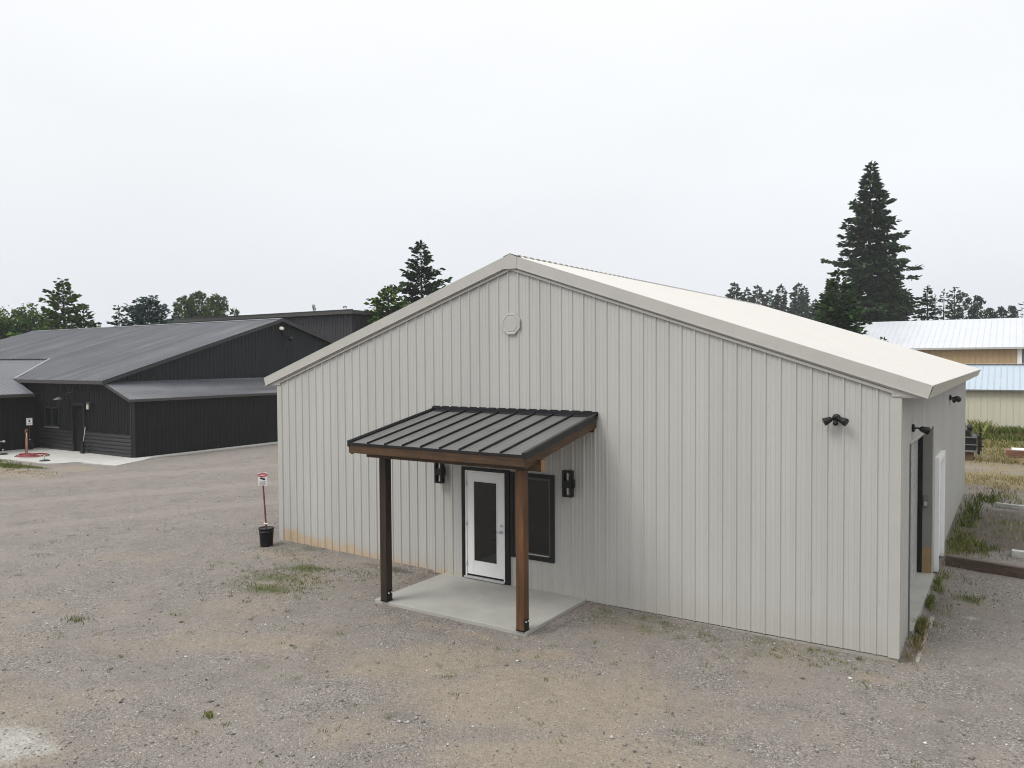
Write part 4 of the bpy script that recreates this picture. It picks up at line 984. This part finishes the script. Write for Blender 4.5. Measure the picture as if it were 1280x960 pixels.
plant_tree('fir_tree', conifer(13.2, 2.7, 42, .03, .4, 9, 12, .7, .34, .30, .4, .6, .3), -2.7, 79.4, 'fir', 'broad dark fir at the left foot of the giant fir')
NEARF = [('fir_tree', conifer(15.0, 6.6, 15, .15, .46, 9, 15, .60, .27, .22, .5, .88, .40), -29.4, 40.6, 'fir', 'open branched fir rising behind the left slope of the pale building')]
for nm, gen, x, y, mt, lb in NEARF: plant_tree(nm, gen, x, y, mt, lb)
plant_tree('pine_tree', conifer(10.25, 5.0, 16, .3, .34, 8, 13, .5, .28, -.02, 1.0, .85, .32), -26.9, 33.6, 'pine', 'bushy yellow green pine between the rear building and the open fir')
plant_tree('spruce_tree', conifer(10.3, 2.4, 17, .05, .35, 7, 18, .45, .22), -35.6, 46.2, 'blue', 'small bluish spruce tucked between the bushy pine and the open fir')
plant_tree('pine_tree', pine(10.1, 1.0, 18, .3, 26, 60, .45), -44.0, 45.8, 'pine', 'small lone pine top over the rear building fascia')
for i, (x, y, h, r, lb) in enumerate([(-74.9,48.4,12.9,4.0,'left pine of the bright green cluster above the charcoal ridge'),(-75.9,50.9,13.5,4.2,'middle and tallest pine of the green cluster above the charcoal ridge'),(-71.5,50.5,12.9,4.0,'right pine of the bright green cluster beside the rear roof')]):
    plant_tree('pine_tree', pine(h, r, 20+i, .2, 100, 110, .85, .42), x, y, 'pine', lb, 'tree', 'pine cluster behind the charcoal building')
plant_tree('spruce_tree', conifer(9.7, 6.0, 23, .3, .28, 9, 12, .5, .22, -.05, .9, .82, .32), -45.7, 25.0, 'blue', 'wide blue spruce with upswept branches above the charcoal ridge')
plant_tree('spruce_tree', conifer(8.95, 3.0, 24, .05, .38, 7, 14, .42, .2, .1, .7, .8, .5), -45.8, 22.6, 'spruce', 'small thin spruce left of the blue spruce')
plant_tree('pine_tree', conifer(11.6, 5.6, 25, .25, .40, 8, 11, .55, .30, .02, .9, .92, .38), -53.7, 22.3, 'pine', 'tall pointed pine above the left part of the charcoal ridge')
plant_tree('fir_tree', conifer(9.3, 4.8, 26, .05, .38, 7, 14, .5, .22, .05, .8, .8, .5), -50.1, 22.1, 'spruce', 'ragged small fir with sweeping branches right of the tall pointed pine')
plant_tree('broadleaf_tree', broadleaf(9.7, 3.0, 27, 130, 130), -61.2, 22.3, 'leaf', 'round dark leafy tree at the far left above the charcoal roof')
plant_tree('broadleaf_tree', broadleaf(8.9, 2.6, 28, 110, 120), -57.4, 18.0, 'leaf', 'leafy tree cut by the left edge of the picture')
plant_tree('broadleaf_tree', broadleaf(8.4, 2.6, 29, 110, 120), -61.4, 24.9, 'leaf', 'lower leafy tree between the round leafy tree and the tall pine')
plant_tree('pine_tree', pine(11.0, .8, 30, .5, 24, 50, .4), -54.2, 50.9, 'pine', 'tiny far pine tip over the rear building roof')
# right hand mid distance group
plant_tree('fir_tree', conifer(13.6, 3.4, 31, .05, .6, 6, 12, .6, .26, .12, .3, .75, .45), 6.2, 108.0, 'far', 'thin see-through fir at the left of the group beyond the white roof')
plant_tree('fir_tree', conifer(14.2, 3.4, 32, .05, .55, 7, 13, .6, .28, .12, .3, .7, .4), 7.2, 112.2, 'far', 'tallest thin fir of the group beyond the white roof')
for i, (x, y, h, r, lb) in enumerate([(8.5,106.8,12.9,2.3,'dense wide pine in the middle of the group beyond the white roof'),(9.9,114.0,12.9,1.5,'narrow pine at the right of the group beyond the white roof'),(11.3,117.2,11.4,1.5,'low bushy pine right of the group beyond the white roof'),(12.6,120.5,11.7,1.5,'rounded pine second from the right edge of the picture'),(13.9,118.9,11.8,1.5,'rounded pale green pine nearest the right edge of the picture')]):
    plant_tree('pine_tree', pine(h, r*1.6, 33+i, .2, 60, 75, .7, .5, .15), x, y, 'far', lb)
plant_tree('fir_tree', conifer(12.9, 3.0, 39, .05, .7, 6, 10, .6, .26, .05, .3, .7, .4), 15.5, 125.8, 'far', 'sparse fir cut by the right edge of the picture above the white roof')
plant_tree('fir_tree', conifer(13.6, .6, 40, .05, .6, 4, 6, .4, .16), 4.6, 115.2, 'far', 'spindly lone fir between the giant fir and the far group')
# hazy row beyond the pale roof
A = plant_tree('fir_tree', conifer(19.2, 4.5, 51, .05, .6, 8, 9, .9, .5, .25, .5, .6, .3), -29.9, 147.9, 'far', 'fourth hazy conifer from the left in the far row over the ivory roof', 'tree', 'hazy row of far conifers')
B = plant_tree('fir_tree', conifer(19.2, 4.0, 52, .05, .6, 8, 9, .9, .5, .25, .5, .7, .3), -25.2, 147.4, 'far', 'tall pointed conifer sixth from the left in the hazy far row', 'tree', 'hazy row of far conifers')
for i, (src, x, y, h, lb) in enumerate([(B,-41.3,154.9,18.5,'lone conifer tip leftmost in the hazy far row'),(A,-34.5,147.4,20.0,'tallest conifer near the left end of the hazy far row'),(B,-33.8,153.8,19.5,'third hazy conifer from the left in the far row over the ivory roof'),
        (A,-30.6,159.5,19.1,'fifth hazy conifer from the left in the far row over the ivory roof'),(A,-21.1,144.2,18.8,'wide conifer near the right end of the hazy far row'),(B,-23.6,160.4,19.8,'slim conifer spire close behind the right end of the hazy far row'),
        (A,-20.3,155.8,16.4,'low hazy conifer last on the right of the far row beside the spruce'),(B,-37.3,151.0,16.6,'short hazy conifer second from the left in the far row')]):
    s = h/19.2; copy_tree(src, x, y, s*1.0*random.uniform(.9,1.1), s, random.uniform(0,6), lb)
for i, (x, y, h) in enumerate([(-27.5,152,15.6),(-23.4,150,15.2),(-32.2,151,15.8),(-17.5,150,14.8),(-35.8,154,15.5)]):
    copy_tree(A, x, y, 1.05, h/19.2, i*1.3, ['low hazy conifer filling the middle of the far row','low hazy conifer filling between the two right spires of the far row','low hazy conifer filling behind the third far tree','low hazy conifer beside the left edge of the spruce','low hazy conifer filling behind the tallest far tree'][i])

# ------------------------------------------------------------------ grass, weeds and loose stones
def blades(name, mat, spots, seed, lean=.6):
    """spots: (x, y, rx, ry, n, height, width)"""
    rs = np.random.RandomState(seed); Vs = []; Ts = []
    for (x, y, rx, ry, n, h, w) in spots:
        px = x+rs.randn(n)*rx*.62; py = y+rs.randn(n)*ry*.62
        keep = (vnoise(px, py, 3.1, 5) > .30) & ~((px > -.03) & (px < W+.06) & (py > -.03) & (py < D+.03)) & ~((px > 4.88) & (px < 8.2) & (py > -2.08) & (py < .1)) & ~((py > 37.9) & (py < 44.2))
        px = px[keep]; py = py[keep]; m = len(px)
        if not m: continue
        pz_ = ground_z(px, py)-.004; hh_ = h*rs.uniform(.35,1.15,m); a = rs.uniform(0,6.28,m)
        dx = np.cos(a)*w/2; dy = np.sin(a)*w/2; b_ = rs.uniform(0,6.28,m); ln_ = hh_*rs.uniform(.1,lean,m)
        tx = px+np.cos(b_)*ln_; ty = py+np.sin(b_)*ln_
        mx_ = px+np.cos(b_)*ln_*.35; my_ = py+np.sin(b_)*ln_*.35
        V = np.stack([np.stack([px-dx,py-dy,pz_],1), np.stack([px+dx,py+dy,pz_],1), np.stack([mx_+dx*.8,my_+dy*.8,pz_+hh_*.6],1), np.stack([tx,ty,pz_+hh_],1)], 1)
        Vs.append(V.reshape(-1,3)); Ts.append(np.repeat(np.clip(rs.uniform(.1,.9,m)+.12*rs.randn(), 0, 1), 4))
    V = np.concatenate(Vs); T = np.concatenate(Ts); n = len(V)//4
    link(name, np_mesh(name, V, np.arange(4*n).reshape(n,4), T), M[mat], kind='stuff')
rs = random.Random(5)
green = [(2.64,-2.5,.75,.32,640,.05,.008),(2.23,-1.3,.65,.26,520,.05,.008),(2.1,-2.0,.75,.3,420,.05,.008),(1.0,-.7,.5,.25,160,.05,.008),(2.9,-1.9,.4,.2,160,.06,.009),(1.2,-5.4,.22,.16,150,.07,.009),(3.4,-1.0,.7,.15,160,.06,.009),
         (4.4,-.6,.4,.15,120,.06,.009),(-.6,.3,.6,.4,120,.05,.008),(6.24,-6.42,.07,.06,70,.09,.008),
         (13.345,1.75,.05,.75,420,.15,.008),(13.36,3.2,.06,.9,420,.13,.008),(13.42,4.8,.10,.7,360,.14,.009),(13.6,2.6,.16,1.0,120,.09,.008),(13.95,3.95,.30,.25,300,.08,.008),(13.7,4.9,.3,.5,140,.08,.008),
         (13.5,8.3,.22,.9,420,.17,.012),(13.95,8.3,.35,.5,320,.17,.012),(13.55,10.5,.2,1.2,380,.18,.014),(13.6,13,.2,1.6,420,.22,.016),(14.6,11.5,.9,1.6,420,.12,.014),(14.3,16,.6,1.2,300,.16,.014),(13.9,15.6,.3,.8,260,.25,.016),
         (-21.8,3.6,1.3,.35,2600,.10,.018),(-20.2,3.95,.7,.13,500,.08,.016),(-24,3.9,1.,.4,900,.10,.018),
         (12.6,37.2,1.4,.5,900,.65,.035),(14.3,37.35,1.6,.35,1500,.60,.035),(17,37.2,3.,.5,1500,.6,.04),(24,37,6,.6,1800,.6,.04),(12.9,36.6,.5,.5,300,.95,.04),(14.5,35.6,2.4,.9,1500,.38,.03),(14.4,33,2.5,1.5,1500,.22,.028),(14.5,29.5,2.5,2.5,1100,.14,.024),(14.6,26,1.5,.8,400,.14,.024),(14.5,36.9,2.,.3,1600,.7,.035),(15,20,2.6,1.4,900,.11,.018)]
for k in range(260):        # thin tufts in the strip below the front wall
    green.append((rs.uniform(8.5,13.0), -.12-abs(rs.gauss(0,.42)), .05, .04, rs.randint(4,14), rs.uniform(.025,.06), .007))
for k in range(170): green.append((rs.gauss(2.4,1.0), rs.gauss(-2.0,.75), .07, .05, rs.randint(4,20), rs.uniform(.025,.06), .007))
for k in range(130): green.append((rs.uniform(3,14), rs.uniform(-7,-.6), .06, .05, rs.randint(5,22), rs.uniform(.03,.065), .008))
for k in range(40): green.append((rs.uniform(-6,4), rs.uniform(-6,0), .12, .1, rs.randint(6,30), rs.uniform(.03,.07), .009))
blades('grass', 'grass', green, 61)
straw = [(14.5,20.6,2.4,1.3,2000,.10,.018),(17,21,3,1.5,1300,.10,.018),(14.2,18.2,1.2,.7,600,.12,.016),(14.3,29.5,2.5,2.5,1800,.13,.024),(20,30,6,3,2400,.15,.026),(13.2,33.5,1.5,1.5,1000,.25,.03),(14,36.6,1.5,.5,700,.42,.025),(12.8,36.9,.4,.4,160,.95,.025),
         (13.9,8.3,.4,.4,160,.12,.012),(13.5,6.9,.12,.5,240,.16,.012),(13.4,1.2,.08,.9,240,.16,.010),(10.6,-.6,1.6,.3,220,.04,.007),(2.4,-1.9,1.1,.6,420,.045,.008),(13.4,2.5,.08,1.6,260,.12,.008),(13.6,9,.3,2.5,500,.14,.01),(14.5,10,.9,2.,500,.10,.01),(-20.5,3.,3,.5,1500,.06,.018),(14.7,26,1.5,.8,800,.2,.025),(14.5,12,.9,1.6,260,.10,.014)]
blades('dry_grass', 'straw', straw, 62)
def stones(n, seed):
    rs = np.random.RandomState(seed)
    # points spread over the near yard, thinning with distance from the camera
    px = rs.uniform(-14, 16.5, n*5); py = rs.uniform(-9.5, 16, n*5)
    d = np.hypot(px-14.6, py+12.3); keep = rs.rand(n*5) < np.clip((7./d)**2.0, .02, 1)
    tn = fld(TAN, px, py); keep &= rs.rand(n*5) > tn*.75
    keep &= ~((px > -.02) & (px < W+.02) & (py > -.02) & (py < D)) & ~((px > 4.85) & (px < 8.23) & (py > -2.1)&(py<.1)) & ~((px > W-.4) & (px < W+.12) & (py > 1.2) & (py < 5.2)) & ~((px < -16)&(py > 4))
    px = px[keep][:n]; py = py[keep][:n]; m = len(px); pz_ = ground_z(px, py)
    s = .006+.012*rs.rand(m)**2.5+.016*(rs.rand(m) > .975)+.02*(rs.rand(m) > .997)
    oct_ = np.array([(1,0,0),(-1,0,0),(0,1,0),(0,-1,0),(0,0,.7),(0,0,-.7)], float)
    V = oct_[None]*s[:,None,None]*rs.uniform(.6,1.4,(m,6,1))
    a = rs.rand(m)*6.28; c, q = np.cos(a), np.sin(a)
    Vx = V[:,:,0]*c[:,None]-V[:,:,1]*q[:,None]; Vy = V[:,:,0]*q[:,None]+V[:,:,1]*c[:,None]
    V = np.stack([Vx+px[:,None], Vy+py[:,None], V[:,:,2]+pz_[:,None]+s[:,None]*.25], -1).reshape(-1,3)
    f = np.array([(0,2,4),(2,1,4),(1,3,4),(3,0,4),(2,0,5),(1,2,5),(3,1,5),(0,3,5)])
    Fa = (f[None]+(np.arange(m)*6)[:,None,None]).reshape(-1,3)
    T = np.repeat(np.clip(rs.normal(.5,.2,m)+.3*(rs.rand(m) > .95), 0, 1), 6)
    link('loose_gravel', np_mesh('loose_gravel', V, Fa, T), M['stone'], kind='stuff')
stones(60000, 71)

# ------------------------------------------------------------------ haze
hz = MB(); hz.box((-960,-960,-1.5),(960,960,27)); ho = hz.build('haze', None, kind='stuff')
t = NT('haze_air'); nt = t.t; nt.nodes.remove(t.b); pv = nt.nodes.new('ShaderNodeVolumePrincipled')
pv.inputs['Color'].default_value = (.93,.95,1.,1); pv.inputs['Density'].default_value = .0004; pv.inputs['Anisotropy'].default_value = .1
nt.links.new(pv.outputs[0], nt.nodes['Material Output'].inputs['Volume']); ho.data.materials.append(t.m)

# ------------------------------------------------------------------ sky, sun, camera
SUN_EL, SUN_AZ = 52., 212.       # azimuth clockwise from +Y: front left of the building
w = bpy.data.worlds.new('World'); sc.world = w; w.use_nodes = True; nt = w.node_tree; nt.nodes.clear()
N = nt.nodes.new; Lk = nt.links.new
sky = N('ShaderNodeTexSky'); sky.sky_type = 'NISHITA'; sky.sun_disc = False; sky.sun_elevation = R(SUN_EL); sky.sun_rotation = R(SUN_AZ); sky.dust_density = 6; sky.air_density = 1.5
b1 = N('ShaderNodeBackground'); b1.inputs['Strength'].default_value = .08; Lk(sky.outputs[0], b1.inputs['Color'])
tc = N('ShaderNodeTexCoord'); sx = N('ShaderNodeSeparateXYZ'); Lk(tc.outputs['Generated'], sx.inputs[0])
rp = N('ShaderNodeValToRGB'); cr = rp.color_ramp
stops = [(0.,(.61,.64,.69)),(.06,(.65,.677,.718)),(.22,(.735,.753,.778)),(.42,(.80,.812,.822)),(1.,(1.45,1.45,1.44))]
while len(cr.elements) < len(stops): cr.elements.new(.5)
for e, (p_, c_) in zip(cr.elements, stops): e.position = p_; e.color = (*c_, 1)
Lk(sx.outputs['Z'], rp.inputs['Fac'])
mp = N('ShaderNodeMapping'); mp.inputs['Scale'].default_value = (1,1,3.); Lk(tc.outputs['Generated'], mp.inputs['Vector'])
nz = N('ShaderNodeTexNoise'); nz.inputs['Scale'].default_value = 1.3; nz.inputs['Detail'].default_value = 3; Lk(mp.outputs[0], nz.inputs['Vector'])
mr = N('ShaderNodeMapRange'); mr.inputs['From Min'].default_value = .3; mr.inputs['From Max'].default_value = .7; mr.inputs['To Min'].default_value = .955; mr.inputs['To Max'].default_value = 1.045; Lk(nz.outputs['Fac'], mr.inputs['Value'])
mx = N('ShaderNodeVectorMath'); mx.operation = 'SCALE'; Lk(rp.outputs['Color'], mx.inputs[0]); Lk(mr.outputs[0], mx.inputs['Scale'])
b2 = N('ShaderNodeBackground'); b2.inputs['Strength'].default_value = 1.; Lk(mx.outputs[0], b2.inputs['Color'])
ms = N('ShaderNodeMixShader'); ms.inputs[0].default_value = .92; Lk(b1.outputs[0], ms.inputs[1]); Lk(b2.outputs[0], ms.inputs[2])
out = N('ShaderNodeOutputWorld'); Lk(ms.outputs[0], out.inputs['Surface'])

sl = bpy.data.lights.new('sun', 'SUN'); sl.energy = 1.4; sl.angle = R(25); sl.color = (1,.98,.945)
so = bpy.data.objects.new('sun', sl); col.objects.link(so)
az, el = R(SUN_AZ), R(SUN_EL)
tosun = Vector((math.sin(az)*math.cos(el), math.cos(az)*math.cos(el), math.sin(el)))
so.rotation_euler = (-tosun).to_track_quat('-Z', 'Y').to_euler(); so.location = tosun*50

FPX, PITCH, YAW, ROLL = 967.2815, .0308550, .5782957, -.0061973
cd = bpy.data.cameras.new('camera'); cd.sensor_width = 36; cd.lens = 36*FPX/1280; cd.clip_end = 3000; cd.clip_start = .1
co = bpy.data.objects.new('camera', cd); col.objects.link(co); sc.camera = co
fw = Vector((-math.sin(YAW)*math.cos(PITCH), math.cos(YAW)*math.cos(PITCH), -math.sin(PITCH)))
rt = Vector((math.cos(YAW), math.sin(YAW), 0)); up = rt.cross(fw)
r2 = rt*math.cos(ROLL)+up*math.sin(ROLL); u2 = -rt*math.sin(ROLL)+up*math.cos(ROLL)
mtx = Matrix((r2, u2, -fw)).transposed().to_4x4(); mtx.translation = Vector((14.609683, -12.289760, 4.409492)); co.matrix_world = mtx

vs_ = sc.view_settings; vs_.view_transform = 'Standard'; vs_.look = 'None'; vs_.gamma = 1; vs_.exposure = .4; vs_.use_curve_mapping = False
cy = sc.cycles; cy.filter_width = 1.05; cy.max_bounces = 6; cy.diffuse_bounces = 3; cy.glossy_bounces = 3; cy.volume_bounces = 1; cy.use_denoising = True; cy.denoising_input_passes = 'RGB_ALBEDO_NORMAL'; cy.denoising_prefilter = 'ACCURATE'
